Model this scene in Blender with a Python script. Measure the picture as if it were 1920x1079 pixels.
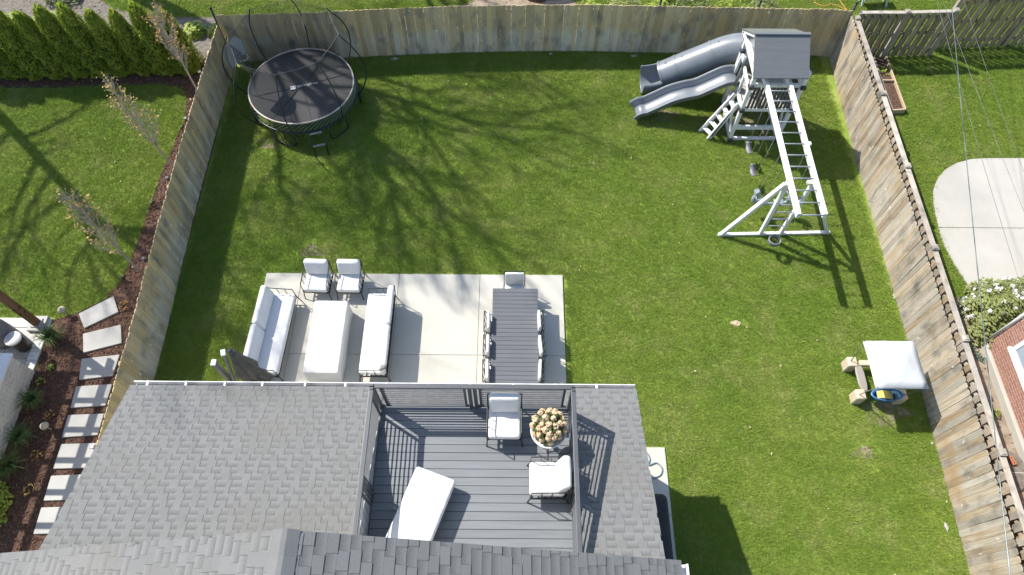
import bpy, bmesh, math, random
import numpy as np
from mathutils import Vector, Matrix

for o in list(bpy.data.objects):
    bpy.data.objects.remove(o, do_unlink=True)
scene = bpy.context.scene
col = scene.collection
rad = math.radians
R = random.Random(11)

# ------------------------------------------------------------------ camera
cam_d = bpy.data.cameras.new('camera')
cam = bpy.data.objects.new('camera', cam_d)
col.objects.link(cam)
cam_d.sensor_width = 36.0
cam_d.lens = 24.0
cam_d.clip_end = 2000
cam.matrix_world = (Matrix.Translation((0, 0, 15)) @ Matrix.Rotation(rad(29.5), 4, 'X')
                    @ Matrix.Rotation(rad(0.42), 4, 'Z'))
scene.camera = cam

# ------------------------------------------------------------------ light
SUN = Vector((-0.77, 0.49, 1.0)).normalized()          # towards the sun
world = bpy.data.worlds.new('World')
scene.world = world
world.use_nodes = True
wn = world.node_tree
wn.nodes.clear()
sky = wn.nodes.new('ShaderNodeTexSky')
sky.sky_type = 'NISHITA'
sky.sun_disc = False
sky.sun_elevation = math.asin(SUN.z)
sky.sun_rotation = math.atan2(SUN.x, SUN.y)
bg = wn.nodes.new('ShaderNodeBackground')
bg.inputs['Strength'].default_value = 0.122
wo = wn.nodes.new('ShaderNodeOutputWorld')
wn.links.new(sky.outputs[0], bg.inputs[0])
wn.links.new(bg.outputs[0], wo.inputs[0])
sl = bpy.data.lights.new('sun', 'SUN')
sl.energy = 4.0
sl.angle = rad(0.53)
sl.color = (1.0, 0.95, 0.87)
so = bpy.data.objects.new('sun', sl)
col.objects.link(so)
so.rotation_euler = SUN.to_track_quat('Z', 'Y').to_euler()
so.location = (-20, 15, 30)
vs = scene.view_settings
vs.view_transform = 'Standard'
vs.look = 'None'
vs.gamma = 1.0
vs.exposure = 0.92
vs.use_curve_mapping = False


# ------------------------------------------------------------------ materials
def nodes_of(m):
    m.use_nodes = True
    nt = m.node_tree
    return nt, nt.nodes['Principled BSDF']


def mixc(nt, fac, a, b, mode='MIX'):
    n = nt.nodes.new('ShaderNodeMix')
    n.data_type = 'RGBA'
    n.blend_type = mode
    for k, s in ((0, fac), (6, a), (7, b)):
        if isinstance(s, bpy.types.NodeSocket):
            nt.links.new(s, n.inputs[k])
        elif k == 0:
            n.inputs[0].default_value = s
        else:
            n.inputs[k].default_value = (s[0], s[1], s[2], 1)
    return n.outputs[2]


def noise(nt, scale, stretch=(1, 1, 1), detail=4, rough=0.55, world_space=True, seed=None):
    if world_space:
        g = nt.nodes.new('ShaderNodeNewGeometry').outputs['Position']
    else:
        g = nt.nodes.new('ShaderNodeTexCoord').outputs['Object']
    mp = nt.nodes.new('ShaderNodeMapping')
    mp.inputs['Scale'].default_value = stretch
    nt.links.new(g, mp.inputs[0])
    n = nt.nodes.new('ShaderNodeTexNoise')
    n.inputs['Scale'].default_value = scale
    n.inputs['Detail'].default_value = detail
    n.inputs['Roughness'].default_value = rough
    if seed is not None:
        add = nt.nodes.new('ShaderNodeVectorMath')
        add.operation = 'ADD'
        nt.links.new(mp.outputs[0], add.inputs[0])
        nt.links.new(seed, add.inputs[1])
        nt.links.new(add.outputs[0], n.inputs[0])
    else:
        nt.links.new(mp.outputs[0], n.inputs[0])
    return n.outputs[0]


def ramp(nt, v, lo, hi):
    n = nt.nodes.new('ShaderNodeMapRange')
    n.inputs[1].default_value = lo
    n.inputs[2].default_value = hi
    nt.links.new(v, n.inputs[0])
    return n.outputs[0]


def math_n(nt, op, a, b):
    n = nt.nodes.new('ShaderNodeMath')
    n.operation = op
    for k, s in ((0, a), (1, b)):
        if isinstance(s, bpy.types.NodeSocket):
            nt.links.new(s, n.inputs[k])
        else:
            n.inputs[k].default_value = s
    return n.outputs[0]


def bump(nt, p, h, strength, dist=0.01):
    b = nt.nodes.new('ShaderNodeBump')
    b.inputs['Strength'].default_value = strength
    b.inputs['Distance'].default_value = dist
    nt.links.new(h, b.inputs['Height'])
    nt.links.new(b.outputs[0], p.inputs['Normal'])


def leaf_light(nt, p, c, k):
    """thin leaves let part of the light through"""
    tl = nt.nodes.new('ShaderNodeBsdfTranslucent')
    nt.links.new(c, tl.inputs[0])
    mx = nt.nodes.new('ShaderNodeMixShader')
    mx.inputs[0].default_value = k
    nt.links.new(p.outputs[0], mx.inputs[1])
    nt.links.new(tl.outputs[0], mx.inputs[2])
    nt.links.new(mx.outputs[0], nt.nodes['Material Output'].inputs[0])


def mat(name, c1, c2=None, sc=6, rough=0.7, bs=0, bsc=60, bd=0.01, objvar=0, islvar=0, metal=0,
        spec=0.5, stretch=(1, 1, 1), dirt=None, dsc=1.2, local=False, lo=0.35, hi=0.65, trans=0):
    m = bpy.data.materials.new(name)
    nt, p = nodes_of(m)
    c = mixc(nt, ramp(nt, noise(nt, sc, stretch, world_space=not local), lo, hi), c1, c2 or c1)
    if dirt:
        c = mixc(nt, ramp(nt, noise(nt, dsc, detail=6), 0.5, 0.72), c, dirt)
    for amount, kind in ((objvar, 0), (islvar, 1)):
        if amount:
            if kind == 0:
                v = nt.nodes.new('ShaderNodeObjectInfo').outputs['Random']
            else:
                v = nt.nodes.new('ShaderNodeNewGeometry').outputs['Random Per Island']
            mr = nt.nodes.new('ShaderNodeMapRange')
            mr.inputs[3].default_value = 1 - amount
            mr.inputs[4].default_value = 1 + amount
            nt.links.new(v, mr.inputs[0])
            hs = nt.nodes.new('ShaderNodeHueSaturation')
            nt.links.new(mr.outputs[0], hs.inputs['Value'])
            nt.links.new(c, hs.inputs['Color'])
            c = hs.outputs[0]
    nt.links.new(c, p.inputs['Base Color'])
    p.inputs['Roughness'].default_value = rough
    p.inputs['Metallic'].default_value = metal
    p.inputs['Specular IOR Level'].default_value = spec
    if bs:
        bump(nt, p, noise(nt, bsc, stretch, world_space=not local), bs, bd)
    if trans:
        leaf_light(nt, p, c, trans)
    return m


def wood_mat(name, grey, brown, pale, stretch, damp=False):
    m = bpy.data.materials.new(name)
    nt, p = nodes_of(m)
    oi = nt.nodes.new('ShaderNodeObjectInfo').outputs['Random']
    grain = noise(nt, 1.0, stretch, detail=6, rough=0.65)
    c = mixc(nt, ramp(nt, oi, 0.35, 1.0), grey, brown)
    c = mixc(nt, ramp(nt, grain, 0.42, 0.75), c, pale)
    big = noise(nt, 0.9, (1, 1, 1), detail=3)
    c = mixc(nt, ramp(nt, big, 0.55, 0.75), c, brown)
    if damp:                     # boards weathered grey near the ground, still brown higher up
        z = nt.nodes.new('ShaderNodeSeparateXYZ')
        nt.links.new(nt.nodes.new('ShaderNodeNewGeometry').outputs['Position'], z.inputs[0])
        lvl = math_n(nt, 'ADD', z.outputs[2], math_n(nt, 'MULTIPLY', noise(nt, 1.0, (6, 6, .4), detail=3), 0.9))
        c = mixc(nt, math_n(nt, 'MULTIPLY', ramp(nt, lvl, 1.15, 1.45), 0.6), c, brown)
    blot = noise(nt, 3.5, (1, 1, 0.5), detail=5)
    c = mixc(nt, ramp(nt, blot, 0.50, 0.74), c, (grey[0] * .42, grey[1] * .44, grey[2] * .46))
    streak = noise(nt, 1.0, (60, 60, 2.2), detail=5, rough=0.7)
    c = mixc(nt, math_n(nt, 'MULTIPLY', ramp(nt, streak, 0.52, 0.75), 0.55), c, (grey[0] * .5, grey[1] * .48, grey[2] * .45))
    pale_speck = noise(nt, 8.0, (1, 1, .6), detail=2)  # small pale specks scattered over the boards
    c = mixc(nt, ramp(nt, pale_speck, 0.70, 0.76), c, tuple(min(.75, k * 1.25) for k in pale))
    mr = nt.nodes.new('ShaderNodeMapRange')
    nt.links.new(oi, mr.inputs[0])
    mr.inputs[3].default_value = 0.78
    mr.inputs[4].default_value = 1.15
    sh = nt.nodes.new('ShaderNodeMath')
    sh.operation = 'FRACT'
    nt.links.new(math_n(nt, 'MULTIPLY', oi, 17.3), sh.inputs[0])
    nt.links.new(sh.outputs[0], mr.inputs[0])
    hs = nt.nodes.new('ShaderNodeHueSaturation')
    nt.links.new(mr.outputs[0], hs.inputs['Value'])
    nt.links.new(c, hs.inputs['Color'])
    nt.links.new(hs.outputs[0], p.inputs['Base Color'])
    p.inputs['Roughness'].default_value = 0.85
    p.inputs['Specular IOR Level'].default_value = 0.25
    bump(nt, p, grain, 0.5, 0.006)
    return m


def grass_mat(name, blade):
    m = bpy.data.materials.new(name)
    nt, p = nodes_of(m)
    a, b, y = (0.205, 0.300, 0.042), (0.300, 0.365, 0.072), (0.43, 0.41, 0.17)
    c = mixc(nt, ramp(nt, noise(nt, 0.16, detail=3), 0.38, 0.62), a, b)
    c = mixc(nt, math_n(nt, 'MULTIPLY', ramp(nt, noise(nt, 0.7, detail=6, rough=0.65), 0.40, 0.62), 0.85), c, (0.155, 0.252, 0.028))
    c = mixc(nt, math_n(nt, 'MULTIPLY', ramp(nt, noise(nt, 1.0, (0.16, 2.6, 1), detail=4), 0.40, 0.66), 0.6), c, (0.165, 0.262, 0.030))
    c = mixc(nt, math_n(nt, 'MULTIPLY', ramp(nt, noise(nt, 0.9, detail=8, rough=0.75), 0.50, 0.74), 0.8), c, y)
    c = mixc(nt, math_n(nt, 'MULTIPLY', ramp(nt, noise(nt, 7.0, detail=5, rough=0.7), 0.48, 0.72), 0.35), c, (0.36, 0.40, 0.10))
    c = mixc(nt, math_n(nt, 'MULTIPLY', ramp(nt, noise(nt, 28.0, detail=3), 0.45, 0.7), 0.4), c, (0.15, 0.24, 0.026))
    if blade:
        oi = nt.nodes.new('ShaderNodeNewGeometry').outputs['Random Per Island']
        c = mixc(nt, math_n(nt, 'MULTIPLY', oi, 0.35), c, (0.30, 0.39, 0.08))
        oi2 = nt.nodes.new('ShaderNodeObjectInfo').outputs['Random']
        mr = nt.nodes.new('ShaderNodeMapRange')
        nt.links.new(oi2, mr.inputs[0])
        mr.inputs[3].default_value = 0.82
        mr.inputs[4].default_value = 1.18
        hs = nt.nodes.new('ShaderNodeHueSaturation')
        nt.links.new(mr.outputs[0], hs.inputs['Value'])
        nt.links.new(c, hs.inputs['Color'])
        c = hs.outputs[0]
    else:
        c = mixc(nt, ramp(nt, noise(nt, 22, detail=5), 0.45, 0.70), c, (0.17, 0.215, 0.045))
        bump(nt, p, noise(nt, 45, detail=4), 0.7, 0.03)
    nt.links.new(c, p.inputs['Base Color'])
    p.inputs['Roughness'].default_value = 0.75
    p.inputs['Specular IOR Level'].default_value = 0.2
    if blade:
        leaf_light(nt, p, c, 0.25)
    return m


def shingle_mat(name, flat, tint=(1, 1, 1)):
    """asphalt granules; laminated tabs carry a printed darker band towards their upper edge (uv v)"""
    m = bpy.data.materials.new(name)
    nt, p = nodes_of(m)
    uv = nt.nodes.new('ShaderNodeUVMap').outputs[0]
    sep = nt.nodes.new('ShaderNodeSeparateXYZ')
    nt.links.new(uv, sep.inputs[0])
    base = tuple(0.152 * k for k in (1.0 * tint[0], 1.02 * tint[1], 1.01 * tint[2]))
    dark = tuple(0.48 * k for k in base)
    light = tuple(1.16 * k for k in base)
    oi = nt.nodes.new('ShaderNodeNewGeometry').outputs['Random Per Island']
    ob = nt.nodes.new('ShaderNodeObjectInfo').outputs['Random']
    fr = nt.nodes.new('ShaderNodeMath')
    fr.operation = 'FRACT'
    nt.links.new(math_n(nt, 'ADD', oi, ob), fr.inputs[0])
    c = mixc(nt, fr.outputs[0], tuple(0.93 * k for k in base), tuple(1.07 * k for k in base))
    cb = mixc(nt, ramp(nt, sep.outputs[1], 0.10, 1.0), light, dark)
    c = mixc(nt, math_n(nt, 'MULTIPLY', sep.outputs[0], 0.85), c, cb)
    c = mixc(nt, ramp(nt, noise(nt, 0.8, detail=4), 0.5, 0.8), c, tuple(k * q for k, q in zip(base, (0.92, 0.88, 0.80))))
    gr = noise(nt, 170, detail=2, rough=0.8)
    c = mixc(nt, ramp(nt, gr, 0.45, 0.85), c, (0.27, 0.27, 0.265))
    c = mixc(nt, ramp(nt, gr, 0.42, 0.20), c, (0.07, 0.07, 0.07))
    nt.links.new(c, p.inputs['Base Color'])
    p.inputs['Roughness'].default_value = 0.9
    p.inputs['Specular IOR Level'].default_value = 0.25
    bump(nt, p, gr, 0.5, 0.004)
    return m


def concrete_mat(name, c1, c2, stain):
    m = bpy.data.materials.new(name)
    nt, p = nodes_of(m)
    c = mixc(nt, ramp(nt, noise(nt, 1.1, detail=6, rough=0.6), 0.3, 0.7), c1, c2)
    c = mixc(nt, ramp(nt, noise(nt, 0.45, detail=5), 0.52, 0.8), c, stain)
    br = noise(nt, 1.0, (150, 4, 1), detail=3)
    c = mixc(nt, math_n(nt, 'MULTIPLY', ramp(nt, br, 0.4, 0.7), 0.18), c, stain)
    sp = noise(nt, 60, detail=2)
    c = mixc(nt, ramp(nt, sp, 0.70, 0.80), c, tuple(0.7 * k for k in stain))
    nt.links.new(c, p.inputs['Base Color'])
    p.inputs['Roughness'].default_value = 0.85
    p.inputs['Specular IOR Level'].default_value = 0.3
    bump(nt, p, br, 0.15, 0.004)
    return m


def brick_mat(name):
    m = bpy.data.materials.new(name)
    nt, p = nodes_of(m)
    g = nt.nodes.new('ShaderNodeNewGeometry').outputs['Position']
    sep = nt.nodes.new('ShaderNodeSeparateXYZ')
    nt.links.new(g, sep.inputs[0])
    cmb = nt.nodes.new('ShaderNodeCombineXYZ')
    nt.links.new(math_n(nt, 'ADD', sep.outputs[0], sep.outputs[1]), cmb.inputs[0])
    nt.links.new(sep.outputs[2], cmb.inputs[1])
    b = nt.nodes.new('ShaderNodeTexBrick')
    b.inputs['Scale'].default_value = 1.0
    b.inputs['Brick Width'].default_value = 0.21
    b.inputs['Row Height'].default_value = 0.075
    b.inputs['Mortar Size'].default_value = 0.006
    b.inputs['Color1'].default_value = (0.34, 0.165, 0.12, 1)
    b.inputs['Color2'].default_value = (0.27, 0.12, 0.09, 1)
    b.inputs['Mortar'].default_value = (0.42, 0.36, 0.30, 1)
    nt.links.new(cmb.outputs[0], b.inputs[0])
    nt.links.new(b.outputs[0], p.inputs['Base Color'])
    p.inputs['Roughness'].default_value = 0.85
    bump(nt, p, b.outputs[1], -0.6, 0.01)
    return m


def net_mat(name, colr, opac):
    m = bpy.data.materials.new(name)
    nt, p = nodes_of(m)
    p.inputs['Base Color'].default_value = (*colr, 1)
    p.inputs['Roughness'].default_value = 0.7
    lw = nt.nodes.new('ShaderNodeLayerWeight')
    lw.inputs[0].default_value = 0.35
    tr = nt.nodes.new('ShaderNodeBsdfTransparent')
    mx = nt.nodes.new('ShaderNodeMixShader')
    f = math_n(nt, 'ADD', math_n(nt, 'MULTIPLY', lw.outputs[1], 0.55), opac)
    f = math_n(nt, 'MINIMUM', f, 0.85)
    nt.links.new(f, mx.inputs[0])
    nt.links.new(tr.outputs[0], mx.inputs[1])
    nt.links.new(p.outputs[0], mx.inputs[2])
    nt.links.new(mx.outputs[0], nt.nodes['Material Output'].inputs[0])
    return m


M = {}
M['lawn'] = grass_mat('lawn_ground', False)
M['blade'] = grass_mat('grass_blades', True)
M['mulch'] = mat('mulch', (0.065, 0.034, 0.022), (0.13, 0.07, 0.046), 14, 0.95, 0.8, 45, 0.04)
M['chip'] = mat('mulch_chips', (0.095, 0.048, 0.03), (0.18, 0.097, 0.064), 30, 0.9, objvar=0.45)
M['soil'] = mat('bare_soil', (0.22, 0.17, 0.12), (0.32, 0.26, 0.195), 5, 0.95, 0.8, 30, 0.03)
M['gravel'] = mat('gravel_shade_tone', (0.12, 0.105, 0.085), (0.21, 0.185, 0.155), 9, 0.95, 0.8, 40, 0.03)  # darkened: the shade of trees over the path is put into this colour
M['concrete'] = concrete_mat('patio_concrete', (0.45, 0.435, 0.38), (0.49, 0.475, 0.415), (0.39, 0.38, 0.34))
M['concrete_old'] = concrete_mat('old_concrete', (0.40, 0.385, 0.34), (0.45, 0.43, 0.385), (0.34, 0.33, 0.30))
M['stone_pale'] = concrete_mat('stone_pale', (0.38, 0.375, 0.355), (0.44, 0.435, 0.41), (0.31, 0.305, 0.285))
M['paver'] = mat('paver', (0.40, 0.38, 0.35), (0.50, 0.48, 0.45), 6, 0.85, objvar=0.12)
M['paver_white'] = mat('paver_white', (0.62, 0.61, 0.58), (0.72, 0.71, 0.68), 6, 0.8, objvar=0.10)
M['wood'] = wood_mat('weathered_cedar', (0.53, 0.475, 0.365), (0.53, 0.385, 0.17), (0.62, 0.565, 0.45), (26, 26, 1.3), True)
M['wood_right'] = wood_mat('sunbleached_cedar', (0.34, 0.305, 0.25), (0.32, 0.225, 0.12), (0.46, 0.42, 0.355), (26, 26, 1.3))
M['wood_dark'] = wood_mat('mossy_boards', (0.30, 0.25, 0.15), (0.32, 0.25, 0.13), (0.42, 0.37, 0.26), (26, 26, 1.3))
M['wood_cap'] = wood_mat('pale_cap_rail', (0.40, 0.36, 0.30), (0.38, 0.33, 0.26), (0.48, 0.445, 0.39), (9, 3, 9))
M['post_wood'] = mat('brown_post', (0.13, 0.065, 0.028), (0.20, 0.11, 0.05), 2, 0.8, stretch=(12, 12, 1))
M['bed_wood'] = mat('bed_lumber', (0.40, 0.31, 0.19), (0.50, 0.40, 0.27), 4, 0.85, stretch=(6, 2, 6))
M['shingle'] = shingle_mat('roof_shingle', False)
M['roof_base'] = mat('roof_underlay', (0.10, 0.10, 0.10), (0.14, 0.14, 0.14), 20, 0.9)
M['siding'] = mat('white_siding', (0.70, 0.70, 0.68), (0.74, 0.74, 0.72), 3, 0.6)
M['white_metal'] = mat('white_aluminium', (0.70, 0.70, 0.69), (0.76, 0.76, 0.75), 5, 0.4, dirt=(0.5, 0.49, 0.46), dsc=3)
M['gutter_in'] = mat('gutter_trough', (0.30, 0.30, 0.29), (0.42, 0.42, 0.40), 8, 0.5)
M['deck'] = mat('grey_composite', (0.142, 0.155, 0.168), (0.165, 0.178, 0.190), 1.2, 0.5, 0.15, 30, 0.003, objvar=0.10,
                stretch=(1, 14, 1))
M['rail'] = mat('charcoal_railing', (0.075, 0.080, 0.088), (0.09, 0.095, 0.102), 4, 0.4)
M['table_slat'] = mat('grey_table_slat', (0.088, 0.094, 0.104), (0.100, 0.106, 0.116), 1.5, 0.5, objvar=0.06, stretch=(1, 12, 1))
M['black_metal'] = mat('black_steel', (0.018, 0.018, 0.018), (0.03, 0.028, 0.026), 8, 0.45)
M['cushion'] = mat('white_outdoor_fabric', (0.66, 0.66, 0.65), (0.71, 0.71, 0.70), 4, 0.9, 0.45, 11, 0.03, spec=0.2)
M['cover'] = mat('white_canvas_cover', (0.62, 0.61, 0.58), (0.68, 0.67, 0.64), 2.5, 0.85, 0.6, 5, 0.04, spec=0.2)
M['taupe'] = mat('taupe_canvas', (0.085, 0.078, 0.066), (0.125, 0.115, 0.098), 5, 0.9, 0.3, 60, 0.01)
M['taupe_metal'] = mat('taupe_metal', (0.15, 0.14, 0.12), (0.18, 0.17, 0.15), 4, 0.4)
M['vinyl'] = mat('white_vinyl', (0.70, 0.70, 0.70), (0.75, 0.75, 0.75), 3, 0.38, dirt=(0.62, 0.61, 0.58), dsc=3)
M['cap_dark'] = mat('dark_slate_plastic', (0.035, 0.042, 0.048), (0.05, 0.058, 0.065), 5, 0.5)
M['slide'] = mat('grey_plastic', (0.150, 0.168, 0.188), (0.175, 0.192, 0.212), 3, 0.38, spec=0.5)
M['roof_play'] = mat('grey_roof_board', (0.128, 0.136, 0.138), (0.142, 0.150, 0.152), 2, 0.5, stretch=(1, 8, 1))
M['baluster'] = mat('grey_brown_slat', (0.05, 0.05, 0.046), (0.07, 0.068, 0.062), 4, 0.6)
M['floor_play'] = mat('pale_deck_plank', (0.36, 0.34, 0.31), (0.44, 0.42, 0.38), 4, 0.7)
M['chain'] = mat('chain_steel', (0.30, 0.30, 0.30), (0.42, 0.42, 0.42), 60, 0.35, metal=0.6)
M['rung'] = mat('grey_rung', (0.20, 0.23, 0.25), (0.24, 0.27, 0.29), 4, 0.4)
M['seat_grey'] = mat('grey_rubber', (0.14, 0.14, 0.15), (0.18, 0.18, 0.19), 5, 0.5)
M['horse'] = mat('blue_grey_plastic', (0.20, 0.255, 0.285), (0.24, 0.295, 0.325), 4, 0.4)
M['mat'] = mat('jumping_mat', (0.030, 0.030, 0.031), (0.042, 0.041, 0.041), 2, 0.65, 0.2, 150, 0.002, spec=0.35)
M['mat_edge'] = mat('mat_edge', (0.42, 0.34, 0.28), (0.58, 0.54, 0.50), 3, 0.7)
M['rod'] = mat('pale_rod', (0.24, 0.28, 0.27), (0.30, 0.34, 0.33), 4, 0.4)
M['frame_dark'] = mat('dark_frame_tube', (0.012, 0.018, 0.018), (0.02, 0.026, 0.026), 4, 0.4)
M['net'] = net_mat('enclosure_net', (0.03, 0.035, 0.035), 0.16)
M['panel_net'] = net_mat('backboard_net', (0.30, 0.30, 0.30), 0.75)
M['print'] = mat('white_print', (0.58, 0.58, 0.58), (0.64, 0.64, 0.64), 5, 0.7)
M['print_dark'] = mat('dark_print', (0.08, 0.04, 0.05), None, 5, 0.7)
M['beige_plastic'] = mat('beige_plastic', (0.50, 0.41, 0.30), (0.56, 0.47, 0.36), 6, 0.5, 0.15, 20, 0.01)
M['taupe_plastic'] = mat('taupe_plastic', (0.26, 0.235, 0.21), (0.30, 0.27, 0.24), 8, 0.5, stretch=(12, 1, 1))
M['blue_plastic'] = mat('blue_plastic', (0.05, 0.17, 0.38), (0.07, 0.21, 0.44), 4, 0.35)
M['yellow_plastic'] = mat('yellow_plastic', (0.55, 0.40, 0.10), (0.62, 0.46, 0.14), 4, 0.45)
M['aqua_plastic'] = mat('aqua_plastic', (0.16, 0.36, 0.40), (0.20, 0.42, 0.46), 4, 0.4)
M['tarp_white'] = mat('white_tarp', (0.53, 0.55, 0.54), (0.58, 0.59, 0.58), 3, 0.55, 0.4, 9, 0.02)
M['bark_pale'] = mat('pale_bark', (0.36, 0.32, 0.27), (0.48, 0.43, 0.37), 12, 0.9, 0.5, 60, 0.01)
M['bark'] = mat('brown_bark', (0.07, 0.05, 0.037), (0.15, 0.115, 0.09), 7, 0.95, 0.8, 24, 0.03, stretch=(3, 3, 0.7))
M['leaf_orange'] = mat('orange_young_leaf', (0.48, 0.31, 0.08), (0.60, 0.44, 0.17), 12, 0.7, islvar=0.3, trans=0.3)
M['leaf_rust'] = mat('rusty_leaf', (0.42, 0.22, 0.05), (0.50, 0.32, 0.10), 12, 0.7, islvar=0.35, trans=0.3)
M['arbor'] = mat('arborvitae', (0.215, 0.295, 0.036), (0.35, 0.41, 0.07), 3, 0.8, islvar=0.35, spec=0.2, trans=0.5)
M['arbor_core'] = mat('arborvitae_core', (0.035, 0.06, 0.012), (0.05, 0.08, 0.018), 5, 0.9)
M['leaf_lime'] = mat('lime_leaf', (0.23, 0.32, 0.03), (0.36, 0.42, 0.07), 6, 0.6, islvar=0.3, trans=0.35)
M['leaf_green'] = mat('mid_green_leaf', (0.07, 0.13, 0.025), (0.12, 0.18, 0.04), 6, 0.6, islvar=0.35, trans=0.35)
M['leaf_shrub'] = mat('flowering_shrub_leaf', (0.19, 0.23, 0.06), (0.30, 0.33, 0.12), 6, 0.6, islvar=0.3, trans=0.35)
M['blossom'] = mat('white_blossom', (0.72, 0.70, 0.67), (0.78, 0.76, 0.73), 9, 0.8, islvar=0.08)
M['peach'] = mat('peach_petal', (0.58, 0.40, 0.22), (0.76, 0.60, 0.42), 16, 0.8, islvar=0.28)
M['ornamental'] = mat('ornamental_grass', (0.09, 0.15, 0.03), (0.17, 0.23, 0.07), 6, 0.7, islvar=0.35, trans=0.3)
M['pot'] = mat('white_ceramic', (0.68, 0.67, 0.64), (0.74, 0.73, 0.70), 5, 0.45)
M['brick'] = brick_mat('red_brick_wall')
M['brick_unit'] = mat('red_brick_unit', (0.36, 0.13, 0.06), (0.42, 0.17, 0.08), 8, 0.85)
M['white_brick'] = mat('white_brick', (0.60, 0.58, 0.54), (0.68, 0.66, 0.62), 7, 0.8, 0.3, 40, 0.01, objvar=0.09)
M['mortar'] = mat('mortar', (0.38, 0.35, 0.31), (0.44, 0.41, 0.37), 20, 0.9)
M['countertop'] = mat('white_countertop', (0.68, 0.70, 0.72), (0.72, 0.74, 0.76), 3, 0.3)
M['grey_cover'] = mat('grey_vinyl_cover', (0.16, 0.165, 0.175), (0.20, 0.205, 0.215), 4, 0.6, 0.4, 8, 0.02)
M['black_cover'] = mat('black_cover', (0.010, 0.010, 0.011), (0.017, 0.017, 0.018), 4, 0.6, 0.5, 8, 0.03)
M['bronze'] = mat('dark_drum', (0.03, 0.022, 0.018), (0.045, 0.034, 0.028), 6, 0.5)
M['lamp_beige'] = mat('beige_lamp_cap', (0.40, 0.36, 0.28), (0.46, 0.42, 0.34), 9, 0.6)
M['hose_blue'] = mat('blue_grey_hose', (0.13, 0.20, 0.27), (0.16, 0.24, 0.31), 9, 0.45)
M['hose_green'] = mat('green_hose', (0.03, 0.11, 0.08), (0.05, 0.15, 0.11), 9, 0.45)
M['wire'] = mat('wire', (0.10, 0.10, 0.10), (0.20, 0.20, 0.20), 3, 0.35, metal=0.4)
M['wire_dark'] = mat('twisted_wire', (0.04, 0.05, 0.05), (0.22, 0.26, 0.26), 2.2, 0.35, metal=0.4)
M['glass'] = mat('window_glass', (0.30, 0.36, 0.42), (0.34, 0.40, 0.46), 2, 0.08)
M['light_stone'] = mat('pale_rock', (0.34, 0.33, 0.30), (0.44, 0.42, 0.39), 10, 0.9, 0.5, 40, 0.02)
M['mint'] = mat('mint_plastic', (0.42, 0.58, 0.56), (0.47, 0.62, 0.6), 4, 0.45)
M['orange_rope'] = mat('orange_cord', (0.55, 0.24, 0.03), (0.6, 0.3, 0.06), 4, 0.6)


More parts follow.
